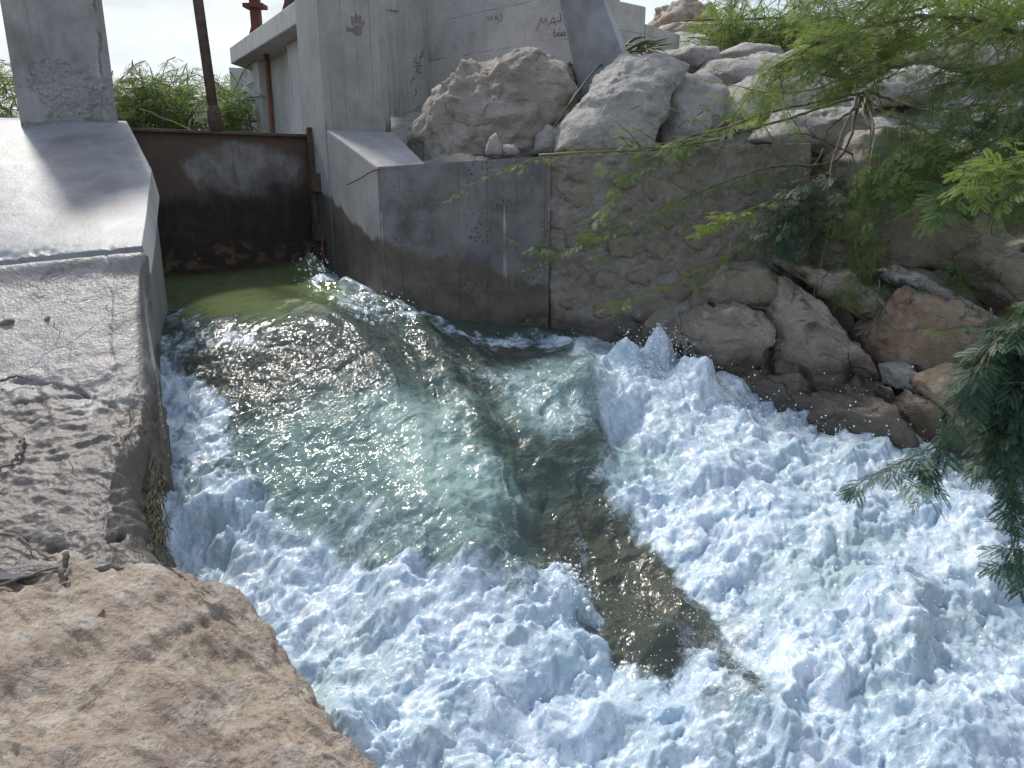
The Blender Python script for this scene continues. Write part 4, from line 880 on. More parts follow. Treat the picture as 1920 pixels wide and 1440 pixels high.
# ------------------------------------------------------------------ right bank: hillside, outcrop, cliff and its blocks
def hs(px_, py_, Y): return at(px_, py_, Y)
rows = []
for y_, Y_, dz in ((300, 5.42, 0), (255, 5.75, 0), (200, 6.4, 0), (150, 7.2, 0), (105, 8.2, 0), (88, 10.0, 0), (70, 13, 0)):
    rows.append([hs(x_, y_ + (75 if x_ < 900 else 60 if x_ < 1050 else 0) * (y_ < 280), Y_ - max(0, x_ - 1400) / 100 * 0.09) for x_ in (735, 900, 1040, 1180, 1320, 1460, 1650, 1900, 2300, 2800)])
def hill_disp(P, x, y): return 0.10 * fbm(P * 1.6, 3, 5) + 0.05 * (ridged(P * np.array([2.5, 2.5, 4]), 8, 4) - 1.1)
o = loft('hillside', rows, 150, 220, M['r_pale'], None, hill_disp, back=(0, 0.2, -1.5)); tag(o, 'pale broken rock of the bank above the wall', kind='structure')

rows = []
cp = [(1240, 300, 5.35, 660, 5.0), (1330, 285, 5.25, 720, 4.62), (1440, 272, 5.15, 770, 4.25), (1560, 275, 5.05, 810, 3.95), (1700, 300, 4.9, 850, 3.75), (1850, 330, 4.75, 900, 3.5), (2050, 340, 4.6, 980, 3.25), (2400, 340, 4.4, 1100, 3.0), (2900, 300, 4.2, 1300, 2.8)]
for t_ in (0, .33, .66, 1.0):
    rows.append([at(x_, y0 + (y1 - y0) * t_, Y0 + (Y1 - Y0) * (t_ ** 1.3)) + np.array([0, 0.13, 0]) for x_, y0, Y0, y1, Y1 in cp])
rows.append([vert(p, -0.7) for p in rows[-1]])
def cliff_disp(P, x, y):
    s = P[:, 2] * 5 + P[:, 0] * 1.8 + fbm(P * 1.5, 7, 3) * 1.2
    d = 0.09 * fbm(P * 2.0, 13, 5) + 0.05 * (ridged(P * 3.3, 18, 4) - 1.1) + 0.035 * (np.abs((s % 1) - .5) * 2)
    rc = np.random.default_rng(9)                     # fractured into leaning blocks
    seeds = np.stack([rc.uniform(1150, 2900, 120), rc.uniform(230, 1250, 120)], 1); seeds = np.concatenate([seeds, [(1345, 635), (1540, 650), (1735, 630), (1600, 800), (1800, 790), (1700, 720), (1650, 440), (1800, 540)]])
    offs = rc.normal(size=len(seeds)) * 0.05; tl = rc.normal(size=(len(seeds), 2)) * 0.0007
    ux = x + 30 * fbm(P * 2.2, 51, 3); uy = (y + 26 * fbm(P * 2.2 + 7, 52, 3))
    D2 = (ux[:, None] - seeds[None, :, 0]) ** 2 + ((uy[:, None] - seeds[None, :, 1]) * 1.25) ** 2
    o2 = np.argpartition(D2, 2, axis=1)[:, :2]; a_ = np.take_along_axis(D2, o2, 1); sw = a_[:, 0] > a_[:, 1]
    i1 = np.where(sw, o2[:, 1], o2[:, 0]); f1 = np.sqrt(np.minimum(a_[:, 0], a_[:, 1])); f2 = np.sqrt(np.maximum(a_[:, 0], a_[:, 1]))
    d = d * 0.5 + offs[i1] + tl[i1, 0] * (x - seeds[i1, 0]) + tl[i1, 1] * (y - seeds[i1, 1]) - 0.07 * np.exp(-((f2 - f1) / 9) ** 2)
    for c, w_, dp in (([(1440, 495), (1500, 550), (1560, 600), (1615, 660), (1660, 740)], 9, .16), ([(1440, 500), (1380, 480), (1330, 510)], 6, .05), ([(1615, 640), (1600, 560), (1700, 500), (1850, 500), (1920, 470)], 7, .08), ([(1680, 480), (1760, 520), (1860, 540)], 5, .06)):
        d = d - dp * np.exp(-(linedist(x, y, c) / w_) ** 2)
    d = d - 0.18 * np.exp(-((x - 1870) / 90) ** 2 - ((y - 420) / 60) ** 2)
    return d
o = loft('cliff', rows, 220, 280, M['r_cliff'], None, cliff_disp, back=(0, 0.5, 0)); tag(o, 'brown broken cliff face of the right bank', kind='structure')

BK = 'rock blocks along the foot of the cliff'
def block(out, Y, depth, mat, label, seed, tilt=(-.2, .06), strata=.012, amp=.035):
    rr = np.random.default_rng(seed); q = np.array(out, float); n_ = len(q) * 5; t_ = np.linspace(0, len(q), n_, endpoint=False); k_ = t_.astype(int); f_ = (t_ - k_)[:, None]
    q = q[k_ % len(q)] * (1 - f_) + q[(k_ + 1) % len(q)] * f_ + rr.normal(size=(n_, 2)) * 2.2       # ragged broken edge
    rock('rock_block', [tuple(v) for v in q], Y, depth, M[mat], label, 'rock', BK, sub=6 if len(out) > 9 else 5, amp=amp, seed=seed, facets=4, cut=(.88, .99), expo=7, tilt=tilt, strata=strata, freq=5)
block([(1249, 624), (1269, 604), (1324, 573), (1385, 573), (1435, 596), (1446, 618), (1416, 685), (1344, 702), (1294, 674), (1254, 644)], 4.72, .17, 'r_brown', 'flat-faced brown block just right of the splash', 3)
block([(1282, 583), (1312, 527), (1362, 504), (1434, 500), (1464, 525), (1454, 573), (1393, 573), (1322, 573)], 4.86, .13, 'r_brown', 'low flat slab resting above the flat-faced block', 4)
block([(1446, 572), (1466, 522), (1497, 537), (1538, 567), (1572, 623), (1613, 658), (1633, 709), (1633, 749), (1547, 752), (1497, 739), (1457, 711), (1421, 693), (1439, 623)], 4.5, .18, 'r_brown', 'tall brown block under the long dark diagonal fissure', 5)
block([(1445, 477), (1506, 500), (1576, 500), (1637, 553), (1669, 581), (1624, 609), (1573, 572), (1510, 532), (1465, 504)], 4.58, .16, 'r_brown', 'long slanting slab above the dark diagonal fissure', 6)
block([(1616, 624), (1661, 581), (1704, 548), (1770, 559), (1821, 588), (1826, 659), (1780, 694), (1729, 702), (1679, 679), (1623, 674)], 4.15, .19, 'r_rust', 'reddish ochre block at the lower end of the fissure', 8)
block([(1660, 686), (1721, 689), (1743, 703), (1705, 733), (1665, 721)], 4.02, .10, 'r_pale', 'small grey wedge stone under the ochre block', 9)
block([(1632, 711), (1661, 724), (1668, 755), (1641, 760), (1625, 740)], 4.08, .09, 'r_brown', 'small upright chip of rock between tall block and wedge stone', 10)
block([(1503, 782), (1543, 752), (1634, 749), (1664, 756), (1684, 788), (1702, 816), (1634, 863), (1533, 842)], 3.98, .17, 'r_brown', 'low layered block at the water under the tall block', 12, strata=.022)
block([(1670, 763), (1714, 736), (1754, 755), (1755, 798), (1720, 824), (1690, 811)], 3.88, .13, 'r_rust', 'small rusty block at the water under the wedge stone', 13)
block([(1710, 729), (1816, 688), (1883, 722), (1904, 801), (1883, 906), (1800, 885), (1753, 822), (1757, 754)], 3.7, .19, 'r_rust', 'big rusty block at the water behind the dark bough', 14)
block([(1636, 517), (1696, 499), (1791, 555), (1885, 601), (1906, 654), (1833, 654), (1768, 559), (1701, 549)], 4.22, .14, 'r_pale', 'pale layered ledge above the ochre block', 18, strata=.025)
block([(1339, 701), (1411, 690), (1461, 709), (1542, 755), (1514, 803), (1431, 798), (1360, 750)], 4.45, .16, 'r_brown', 'dark wet block behind the spray', 15)
block([(1795, 478), (1879, 467), (1963, 499), (2005, 572), (1921, 593), (1847, 562)], 4.25, .17, 'r_cliff', 'grey jointed slab beside the dark hollow', 19)
block([(1830, 663), (1928, 626), (2054, 647), (2086, 742), (1981, 805), (1886, 773)], 3.6, .2, 'r_brown', 'brown block hidden behind hanging foliage', 21)
block([(1553, 419), (1637, 377), (1763, 387), (1836, 440), (1794, 497), (1700, 497), (1616, 503)], 4.78, .17, 'r_cliff', 'broad grey block under the leafy branches', 22, strata=0)

BO = 'pale boulders above the wall'
rock('outcrop', [(768, 265), (790, 205), (815, 158), (870, 124), (940, 108), (1010, 102), (1070, 115), (1110, 165), (1095, 225), (1060, 275), (1010, 315), (900, 330), (790, 330)], 6.15, .46, M['r_outcrop'], 'rough brown outcrop bulging from the foot of the wing wall', 'outcrop', None, sub=6, amp=.085, seed=31, facets=9, freq=3.2, tilt=(-.1, -.05), expo=2.6, cut=(.78, .98))
rock('boulder', [(1035, 288), (1037, 236), (1072, 195), (1118, 148), (1170, 104), (1233, 104), (1280, 132), (1251, 179), (1235, 242), (1224, 294), (1129, 300)], 5.65, .36, M['r_pale'], 'biggest rounded pale boulder beside the outcrop', 'boulder', BO, sub=6, amp=.05, seed=33, facets=10, tilt=(-.03, -.22))
rock('boulder', [(1205, 285), (1222, 200), (1262, 146), (1320, 136), (1362, 165), (1350, 225), (1310, 285), (1250, 300)], 5.75, .30, M['r_pale'], 'mid-sized pale boulder wedged against the biggest one', 'boulder', BO, amp=.035, seed=35, tilt=(0, -.15))
rock('boulder', [(1280, 240), (1331, 183), (1394, 144), (1485, 130), (1577, 155), (1588, 212), (1485, 240), (1394, 263)], 5.85, .3, M['r_pale'], 'long pale boulder crossed by trailing green stems', 'boulder', BO, amp=.045, seed=36, tilt=(-.03, -.2))
rock('boulder', [(1285, 152), (1320, 116), (1399, 101), (1491, 109), (1548, 141), (1445, 163), (1342, 169)], 6.6, .35, M['r_pale'], 'flat-topped white boulder behind the long one', 'boulder', BO, amp=.05, seed=37, tilt=(0, -.2))
rock('boulder', [(1177, 118), (1212, 95), (1274, 92), (1308, 120), (1263, 143), (1206, 143)], 6.9, .25, M['r_pale'], 'low white boulder below the heap of cut reeds', 'boulder', BO, amp=.04, seed=38)
rock('boulder', [(1249, 104), (1289, 87), (1346, 89), (1351, 119), (1300, 138), (1257, 130)], 6.75, .22, M['r_pale'], 'small angular white boulder in a row behind', 'boulder', BO, sub=4, amp=.035, seed=39)
rock('boulder', [(1336, 105), (1387, 84), (1456, 90), (1469, 113), (1399, 125)], 7.4, .25, M['r_pale'], 'white boulder under the feathery bush', 'boulder', BO, sub=4, amp=.04, seed=40)
rock('boulder', [(1445, 112), (1496, 89), (1576, 96), (1599, 127), (1519, 138)], 7.2, .25, M['r_pale'], 'white boulder at the end of the row under the bush', 'boulder', BO, sub=4, amp=.04, seed=41)
rock('boulder', [(1400, 264), (1462, 210), (1542, 199), (1611, 205), (1622, 262), (1565, 296), (1462, 296)], 5.3, .25, M['r_pale'], 'grey boulder where the dark stems spread out', 'boulder', BO, amp=.04, seed=42, tilt=(0, -.1))
rock('boulder', [(1608, 165), (1654, 134), (1722, 125), (1791, 142), (1802, 182), (1722, 199), (1631, 199)], 5.9, .28, M['r_pale'], 'smooth flat boulder behind the bare stem', 'boulder', BO, amp=.03, seed=43, tilt=(0, -.15))
rock('boulder', [(1598, 126), (1667, 92), (1803, 84), (1917, 109), (1952, 154), (1803, 143), (1689, 134)], 6.7, .35, M['r_pale'], 'broad boulder in the shade of the overhanging branches', 'boulder', BO, amp=.05, seed=44)
rock('boulder', [(996, 292), (1002, 254), (1025, 231), (1053, 243), (1051, 292)], 5.7, .15, M['r_pale'], 'narrow pinkish boulder between outcrop and biggest boulder', 'boulder', BO, sub=4, amp=.02, seed=45)
rock('boulder', [(1547, 299), (1592, 242), (1683, 230), (1775, 276), (1763, 356), (1661, 390), (1569, 367)], 5.05, .25, M['r_cliff'], 'grey boulder under the hanging branches at the cliff top', 'boulder', BO, amp=.04, seed=46)
rock('stone', [(910, 290), (916, 258), (930, 250), (942, 272), (944, 292)], 5.42, .07, M['r_pale'], 'small pointed white stone standing on the wall top', 'stone', 'stones on the wall top', sub=3, amp=.012, seed=47, facets=12)
rock('stone', [(940, 292), (945, 272), (965, 268), (975, 285), (968, 294)], 5.44, .06, M['r_pale'], 'small grey stone beside the pointed white stone', 'stone', 'stones on the wall top', sub=3, amp=.012, seed=48, facets=12)
rock('rock_hill', [(1215, 60), (1235, 25), (1265, 14), (1290, 28), (1310, 20), (1328, 45), (1345, 90), (1260, 95)], 24, 2.2, M['r_brown'], 'far brown rocky hilltop against the sky', 'hill', None, amp=.5, seed=49, freq=.6)
rock('rock_hill', [(1195, 85), (1225, 62), (1270, 60), (1340, 70), (1360, 110), (1230, 110)], 20, 2.0, M['r_brown'], 'lower shoulder of the far rocky hilltop', 'hill', None, amp=.4, seed=50, freq=.6)

# ------------------------------------------------------------------ foliage
RNG = np.random.default_rng(21)
def leaf_template(pairs, n, L=1.0, wk=.34, lk=1.0):
    """bipinnate leaf: rachis along +x, pinnae in pairs, leaflets in pairs along each pinna"""
    V = []; F = []
    def quad(a, b, c, d): k = len(V); V.extend([a, b, c, d]); F.append((k, k + 1, k + 2, k + 3))
    def strip(a, b, w):
        a, b = np.array(a), np.array(b); d = b - a; s = np.cross(d, [0, 0, 1.0]); s = s / (np.linalg.norm(s) + 1e-9) * w; quad(a - s, a + s, b + s * .4, b - s * .4)
    strip((0, 0, 0), (L * .5, 0, -.02), 0.008)
    for p in range(pairs):
        x0 = L * (.18 + .34 * p / max(1, pairs - 1)) if pairs > 1 else L * .25
        for s in (-1, 1):
            a = math.radians(48 - 14 * p / max(1, pairs)) * s
            plen = L * .62
            def pt(t): return np.array([x0 + math.cos(a * (1 - .25 * t)) * plen * t, math.sin(a * (1 - .25 * t)) * plen * t, -.10 * t * t * L])
            strip(pt(0), pt(.5), .005); strip(pt(.5), pt(1), .005)
            for k in range(n):
                t = .12 + .88 * (k + .5) / n; b = pt(t); d = pt(min(1, t + .05)) - pt(t - .05); d /= np.linalg.norm(d); sd_ = np.cross([0, 0, 1], d); sd_ /= np.linalg.norm(sd_)
                ll = L * (.135 if 0.2 < t < .85 else .10); ll *= lk; w = plen / n * wk
                for q in (-1, 1):
                    e = d * .38 + sd_ * q * .92; tip = b + e * ll + np.array([0, 0, .02 * L - .03 * L * t])
                    m_ = b + e * ll * .55; quad(b, m_ + d * w, tip, m_ - d * w)
    return np.array(V), np.array(F)
T_NEAR = leaf_template(2, 9, 1.0, .44, 1.3); T_MID = leaf_template(2, 6); T_FAR = leaf_template(2, 3)
def place_leaves(pos, dirs, ups, size, T):
    V, F = T; M_ = len(pos)
    d = dirs / (np.linalg.norm(dirs, axis=1, keepdims=True) + 1e-9); s = np.cross(ups, d); s /= np.linalg.norm(s, axis=1, keepdims=True) + 1e-9; u = np.cross(d, s)
    P = pos[:, None] + size[:, None, None] * (V[None, :, 0:1] * d[:, None] + V[None, :, 1:2] * s[:, None] + V[None, :, 2:3] * u[:, None])
    FF = F[None] + (np.arange(M_) * len(V))[:, None, None]
    r = np.repeat(RNG.random(M_), len(V)); return P.reshape(-1, 3), FF.reshape(-1, F.shape[1]), r
def leaves_along(path, step, size, spread=1.0, start=0.1, droop=0.35):
    seg = np.linalg.norm(np.diff(path, axis=0), axis=1); cum = np.concatenate([[0], np.cumsum(seg)]); L = cum[-1]
    s = np.arange(start * L, L, step); s = s + RNG.normal(size=len(s)) * step * .25
    if len(s) == 0: s = np.array([L * .8])
    s = np.clip(s, 0, L)
    pos = np.stack([np.interp(s, cum, path[:, k]) for k in range(3)], 1)
    tan = np.stack([np.interp(s, cum, np.gradient(path[:, k], cum + np.arange(len(cum)) * 1e-9)) for k in range(3)], 1)
    tan /= np.linalg.norm(tan, axis=1, keepdims=True) + 1e-9
    side = np.cross(tan, [0, 0, 1.0]); side /= np.linalg.norm(side, axis=1, keepdims=True) + 1e-9
    sg = np.where(np.arange(len(s)) % 2, 1, -1)[:, None]
    d = tan * .55 + side * sg * .75 * spread + RNG.normal(size=(len(s), 3)) * .28; d[:, 2] -= droop * RNG.random(len(s))
    up = np.tile([0, 0, 1.0], (len(s), 1)) + RNG.normal(size=(len(s), 3)) * .35
    return pos, d, up, size * RNG.uniform(.65, 1.2, len(s))
def twig_path(p, d, L, n=7, sag=.5, wob=.18):
    pts = [np.array(p, float)]; d = np.array(d, float); d /= np.linalg.norm(d)
    for _ in range(n):
        d = d + RNG.normal(size=3) * wob + np.array([0, 0, -sag / n]); d /= np.linalg.norm(d); pts.append(pts[-1] + d * L / n)
    return np.array(pts)
class Shrub:
    def __init__(s, name, base, label, cat, group=None):
        s.t = empty(name, base, label, cat, group)
    def branch(s, pts, r0, r1, wood_mat, leaf_mat=None, T=None, size=.08, step=.03, side_twigs=0, twig_len=.25, sag=.5, start=.15, name='branch', tiplen=None, dirbias=(0, 0, 0)):
        path = cr(np.array(pts, float), max(8, len(pts) * 7)); path[1:-1] += RNG.normal(size=(len(path) - 2, 3)) * r0 * .35
        paths = [(path, np.linspace(r0, r1, len(path)))]; L = []
        if leaf_mat is not None: L.append(leaves_along(path, step, size, start=start))
        for k in range(side_twigs):
            i = RNG.integers(int(len(path) * start), len(path) - 1); tg = path[i + 1] - path[i]; tg /= np.linalg.norm(tg)
            d = tg * .7 + RNG.normal(size=3) * .6 + np.array(dirbias); tw = twig_path(path[i], d, twig_len * RNG.uniform(.6, 1.3), sag=sag)
            paths.append((tw, np.linspace(r1 * 1.1, r1 * .4, len(tw))))
            if leaf_mat is not None: L.append(leaves_along(tw, step, size))
        o = tubes(name, paths, M[wood_mat], s.t, seg=6)
        if leaf_mat is not None:
            V, F, r = place_leaves(*[np.concatenate(x) for x in zip(*L)], T); lo = mesh('leaves', V, F, M[leaf_mat], o); attr(lo, 'rnd', r); lo['kind'] = 'stuff'
        return path
    def mass(s, poly, Yr, n, twig_len, leaf_mat, T, size, step, d0, wood_mat='stemgreen', sag=.5, name='spray_of_twigs', spreadv=.5):
        poly = np.array(poly, float); lo_, hi_ = poly.min(0), poly.max(0); paths = []; L = []
        k = 0
        while k < n:
            q = lo_ + RNG.random(2) * (hi_ - lo_)
            if polymask(np.array([q[0]]), np.array([q[1]]), [tuple(v) for v in poly], 1e-3)[0] < .5: continue
            p = at(q[0], q[1], RNG.uniform(*Yr)); d = np.array(d0) + RNG.normal(size=3) * spreadv
            tw = twig_path(p, d, twig_len * RNG.uniform(.6, 1.3), sag=sag); tw = tw - (tw[len(tw) // 2] - p)
            paths.append((tw, np.linspace(.0035, .0012, len(tw)) * (size / .08))); L.append(leaves_along(tw, step, size, start=.0)); k += 1
        o = tubes(name, paths, M[wood_mat], s.t, seg=4); o['kind'] = 'stuff'
        V, F, r = place_leaves(*[np.concatenate(x) for x in zip(*L)], T); lo = mesh('leaves', V, F, M[leaf_mat], o); attr(lo, 'rnd', r); lo['kind'] = 'stuff'

# mesquite shrub rooted among the boulders; its stems trail over the wall
HUB = at(1622, 172, 5.0)
S = Shrub('mesquite_shrub', at(1622, 200, 5.1), 'sprawling green mesquite shrub trailing thin stems over the masonry wall and cliff', 'shrub')
S.branch([at(1628, 215, 5.2), at(1625, 190, 5.08), HUB], .03, .022, 'bark', name='stem')
A_ = lambda l: [at(*q) for q in l]
S.branch(A_([(1622, 172, 5.0), (1540, 190, 4.95), (1450, 208, 4.95), (1360, 238, 4.95), (1270, 262, 4.97), (1180, 284, 4.98)]), .011, .004, 'bark', 'leaf_light', T_MID, .10, .045, 14, .22, start=.35)
S.branch(A_([(1350, 262, 4.95), (1230, 280, 4.9), (1110, 286, 4.93), (1000, 300, 4.95), (930, 325, 4.93), (870, 356, 4.93), (825, 390, 4.94)]), .005, .0015, 'stemgreen', 'leaf_yellow', T_MID, .06, .045, 3, .12, start=.2)
S.branch(A_([(1600, 185, 5.0), (1500, 215, 4.95), (1400, 245, 4.93), (1300, 262, 4.92), (1220, 300, 4.88), (1180, 330, 4.86), (1150, 372, 4.85), (1120, 410, 4.85)]), .009, .002, 'bark', 'leaf', T_MID, .10, .045, 11, .2, start=.4)
S.branch(A_([(1615, 180, 5.0), (1570, 300, 4.85), (1460, 310, 4.82), (1360, 340, 4.8), (1240, 390, 4.78), (1130, 440, 4.78), (1060, 470, 4.8), (985, 503, 4.8)]), .010, .0016, 'bark', 'leaf', T_MID, .10, .04, 18, .2, start=.3)
S.branch(A_([(1580, 330, 4.8), (1480, 365, 4.6), (1400, 395, 4.5), (1350, 412, 4.48), (1298, 442, 4.45)]), .005, .0015, 'stemgreen', 'leaf_yellow', T_NEAR, .075, .035, 5, .14, start=.5)
S.branch(A_([(1530, 380, 4.75), (1440, 440, 4.65), (1350, 490, 4.6), (1260, 530, 4.6), (1200, 552, 4.6), (1130, 568, 4.6)]), .006, .0014, 'stemgreen', 'leaf_light', T_MID, .085, .045, 7, .14, start=.2)
S.branch(A_([(1610, 178, 5.0), (1575, 260, 4.8), (1556, 330, 4.7), (1558, 400, 4.62), (1545, 470, 4.55), (1515, 590, 4.5), (1480, 690, 4.45), (1440, 780, 4.4)]), .008, .0015, 'bark_pale', 'leaf', T_MID, .095, .05, 12, .18, start=.35)
S.branch(A_([(1625, 180, 5.0), (1638, 250, 4.75), (1630, 320, 4.6), (1612, 400, 4.5), (1605, 470, 4.45), (1600, 540, 4.42)]), .009, .002, 'bark_pale', 'leaf_light', T_MID, .10, .03, 20, .2, start=.35)
S.branch(A_([(1622, 172, 5.0), (1640, 192, 4.9), (1665, 215, 4.82), (1700, 228, 4.75), (1745, 255, 4.65)]), .010, .005, 'bark_pale', 'leaf', T_MID, .08, .05, 4, .2, start=.6)
S.branch(A_([(1626, 176, 5.0), (1618, 210, 4.85), (1632, 245, 4.75), (1632, 290, 4.7), (1660, 285, 4.65), (1705, 300, 4.6), (1720, 320, 4.55)]), .007, .003, 'bark_pale')
S.branch(A_([(1626, 172, 5.0), (1680, 190, 4.9), (1730, 200, 4.8), (1790, 205, 4.7)]), .011, .005, 'bark')
S.branch(A_([(1600, 290, 4.9), (1500, 250, 4.85), (1430, 285, 4.8), (1340, 330, 4.78)]), .006, .002, 'bark')
S.branch(A_([(1640, 185, 5.0), (1560, 235, 4.9), (1540, 290, 4.85), (1500, 345, 4.8)]), .008, .003, 'bark')
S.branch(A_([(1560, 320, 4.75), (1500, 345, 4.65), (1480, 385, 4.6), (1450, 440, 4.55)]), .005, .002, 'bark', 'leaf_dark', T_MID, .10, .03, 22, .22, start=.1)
S.branch(A_([(1790, 480, 4.2), (1800, 520, 4.15), (1790, 560, 4.1)]), .004, .002, 'stemgreen', 'leaf', T_MID, .085, .03, 5, .15, start=0)
S.branch(A_([(1840, 600, 3.9), (1800, 612, 3.85), (1752, 622, 3.8)]), .004, .0015, 'stemgreen', 'leaf_yellow', T_MID, .07, .03, 3, .12, start=0)
for x, y, Y in ((1510, 315, 4.7), (1402, 325, 4.75), (1318, 366, 4.75), (1255, 372, 4.75), (1558, 400, 4.6), (1412, 402, 4.5), (1408, 415, 4.5), (1380, 420, 4.5), (1368, 455, 4.6), (1405, 264, 4.9), (1640, 480, 4.4)):
    p = at(x, y, Y); tubes('catkin', [(np.array([p, p + np.array([.004, 0, -.03]), p + np.array([.002, 0, -.065])]), np.array([.002, .0036, .002]))], M['catkin'], S.t, seg=6)
S.mass([(1640, 260), (1760, 190), (1920, 170), (2050, 200), (2050, 420), (1900, 390), (1780, 360), (1680, 380)], (3.9, 4.6), 130, .30, 'leaf', T_MID, .09, .035, (-.6, -.3, -.1), sag=.7)
S.mass([(1680, 300), (1800, 250), (1960, 260), (1960, 420), (1860, 400), (1760, 420), (1690, 400)], (3.6, 4.2), 40, .28, 'leaf', T_MID, .09, .035, (-.6, -.3, -.2), sag=.7)
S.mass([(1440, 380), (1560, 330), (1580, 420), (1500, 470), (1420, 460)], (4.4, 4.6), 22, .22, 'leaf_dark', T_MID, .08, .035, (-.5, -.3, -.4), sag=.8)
S.mass([(1590, 340), (1650, 330), (1660, 500), (1640, 560), (1590, 540)], (4.3, 4.5), 26, .22, 'leaf', T_MID, .085, .035, (-.1, -.3, -.8), sag=.6)
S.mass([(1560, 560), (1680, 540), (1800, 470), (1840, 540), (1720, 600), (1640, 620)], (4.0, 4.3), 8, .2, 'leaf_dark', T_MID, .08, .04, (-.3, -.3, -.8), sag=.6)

S = Shrub('mesquite_canopy', at(2150, 300, 4.6), 'bright feathery mesquite canopy hanging over the bank from the upper right', 'shrub')
S.branch(A_([(2150, 300, 4.8), (2050, 160, 4.7), (1900, 60, 4.6), (1760, 30, 4.5), (1600, 60, 4.5), (1480, 110, 4.5), (1420, 150, 4.5)]), .02, .003, 'bark', 'leaf_light', T_MID, .085, .03, 40, .35, start=.2)
S.branch(A_([(2080, 200, 4.7), (1900, 250, 4.5), (1780, 300, 4.5), (1680, 330, 4.5)]), .014, .005, 'bark', 'leaf', T_MID, .085, .035, 18, .3, start=.1)
S.mass([(1480, -60), (1700, -90), (2050, -90), (2050, 110), (1880, 150), (1700, 100), (1600, 130), (1560, 70), (1500, 60)], (4.1, 5.0), 210, .34, 'leaf_light', T_MID, .085, .042, (-.85, -.2, -.1), sag=.45, spreadv=.35)
S.mass([(1500, 100), (1600, 60), (1720, 90), (1680, 150), (1560, 180), (1440, 170)], (4.4, 4.8), 60, .3, 'leaf_light', T_MID, .08, .035, (-.85, -.2, -.25), sag=.5, spreadv=.3)
S.mass([(1700, 100), (1920, 110), (2050, 120), (2050, 260), (1900, 270), (1760, 220)], (4.0, 4.6), 60, .3, 'leaf', T_MID, .085, .042, (-.8, -.2, -.3), sag=.5, spreadv=.35)
for q in ([(1900, 160, 4.0), (1780, 240, 4.0), (1700, 290, 4.05)], [(1960, 100, 4.2), (1850, 150, 4.2), (1760, 160, 4.25), (1660, 190, 4.3)], [(1700, 120, 4.4), (1580, 150, 4.4), (1470, 175, 4.4), (1320, 150, 4.45)]):
    S.branch(A_(q), .007, .0015, 'bark', 'leaf_light', T_MID, .08, .035, 7, .2, start=.1)

S = Shrub('mesquite_bough', at(2100, 420, 2.6), 'dark drooping mesquite bough close over the white water', 'shrub', 'close mesquite boughs')
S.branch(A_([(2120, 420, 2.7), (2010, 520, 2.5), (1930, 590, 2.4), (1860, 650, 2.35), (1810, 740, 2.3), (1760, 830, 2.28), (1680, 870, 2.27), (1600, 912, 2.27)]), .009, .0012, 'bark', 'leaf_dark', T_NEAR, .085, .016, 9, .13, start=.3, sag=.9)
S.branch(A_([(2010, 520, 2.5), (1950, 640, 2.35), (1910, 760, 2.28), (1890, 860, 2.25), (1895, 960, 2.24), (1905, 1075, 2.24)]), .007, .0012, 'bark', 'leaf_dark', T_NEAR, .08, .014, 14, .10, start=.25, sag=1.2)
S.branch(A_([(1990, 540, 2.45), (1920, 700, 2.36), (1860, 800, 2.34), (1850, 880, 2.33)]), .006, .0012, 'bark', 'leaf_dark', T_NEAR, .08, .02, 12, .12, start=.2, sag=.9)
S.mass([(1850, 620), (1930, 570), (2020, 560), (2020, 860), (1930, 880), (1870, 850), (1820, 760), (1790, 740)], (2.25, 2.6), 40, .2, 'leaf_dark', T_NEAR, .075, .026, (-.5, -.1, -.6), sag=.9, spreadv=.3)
S = Shrub('mesquite_bough', at(2100, 250, 2.9), 'bright green mesquite bough reaching in front of the dark hollow', 'shrub', 'close mesquite boughs')
S.branch(A_([(2100, 220, 2.9), (2000, 270, 2.85), (1930, 290, 2.8), (1860, 305, 2.8), (1795, 325, 2.8)]), .007, .0015, 'stemgreen', 'leaf_light', T_NEAR, .075, .025, 5, .14, start=.3, sag=.4)
S.branch(A_([(2060, 260, 2.9), (1960, 310, 2.8), (1880, 340, 2.78), (1815, 350, 2.78)]), .005, .0015, 'stemgreen', 'leaf_light', T_NEAR, .075, .028, 4, .12, start=.3, sag=.4)

# bushes behind
def bush(label, poly, Yr, n, leaf, size, tl, step, grp, base):
    S = Shrub('bush', base, label, 'bush', grp)
    c = np.array(poly, float); top = at(c[:, 0].mean(), c[:, 1].mean(), sum(Yr) / 2)
    for k in range(5): S.branch([np.array(base) + RNG.normal(size=3) * .1, (np.array(base) + top) / 2 + RNG.normal(size=3) * .3, top + RNG.normal(size=3) * np.array([1.0, .5, .4]) * size * 4], .03, .008, 'bark')
    S.mass(poly, Yr, n, tl, leaf, T_FAR, size, step, (-.3, 0, .35), sag=.7, spreadv=.7, name='crown')
def gb(x, Y): p = at(x, 260, Y); p[2] = 1.35; return p
B1 = 'bushes on the bank upstream'
bush('green bush behind the gate, next to the cracked pier', [(205, 150), (240, 138), (290, 150), (330, 160), (350, 250), (190, 260)], (12, 14), 230, 'leaf_far', .18, .8, .11, B1, gb(270, 13))
bush('green bush behind the gate stem', [(320, 165), (370, 152), (410, 165), (440, 150), (460, 260), (310, 260)], (13, 15), 190, 'leaf_far', .18, .8, .11, B1, gb(390, 14))
bush('dark bush between the gate stem and the gatehouse', [(395, 200), (430, 185), (450, 160), (450, 260), (400, 260)], (11, 12), 70, 'leaf', .17, .7, .09, B1, gb(425, 11.5))
bush('thin bush left of the cracked pier', [(-120, 120), (-40, 100), (10, 120), (35, 150), (40, 260), (-120, 260)], (9, 11), 150, 'leaf_far', .15, .7, .085, B1, gb(-40, 10))
B2 = 'bushes on the rocky bank'
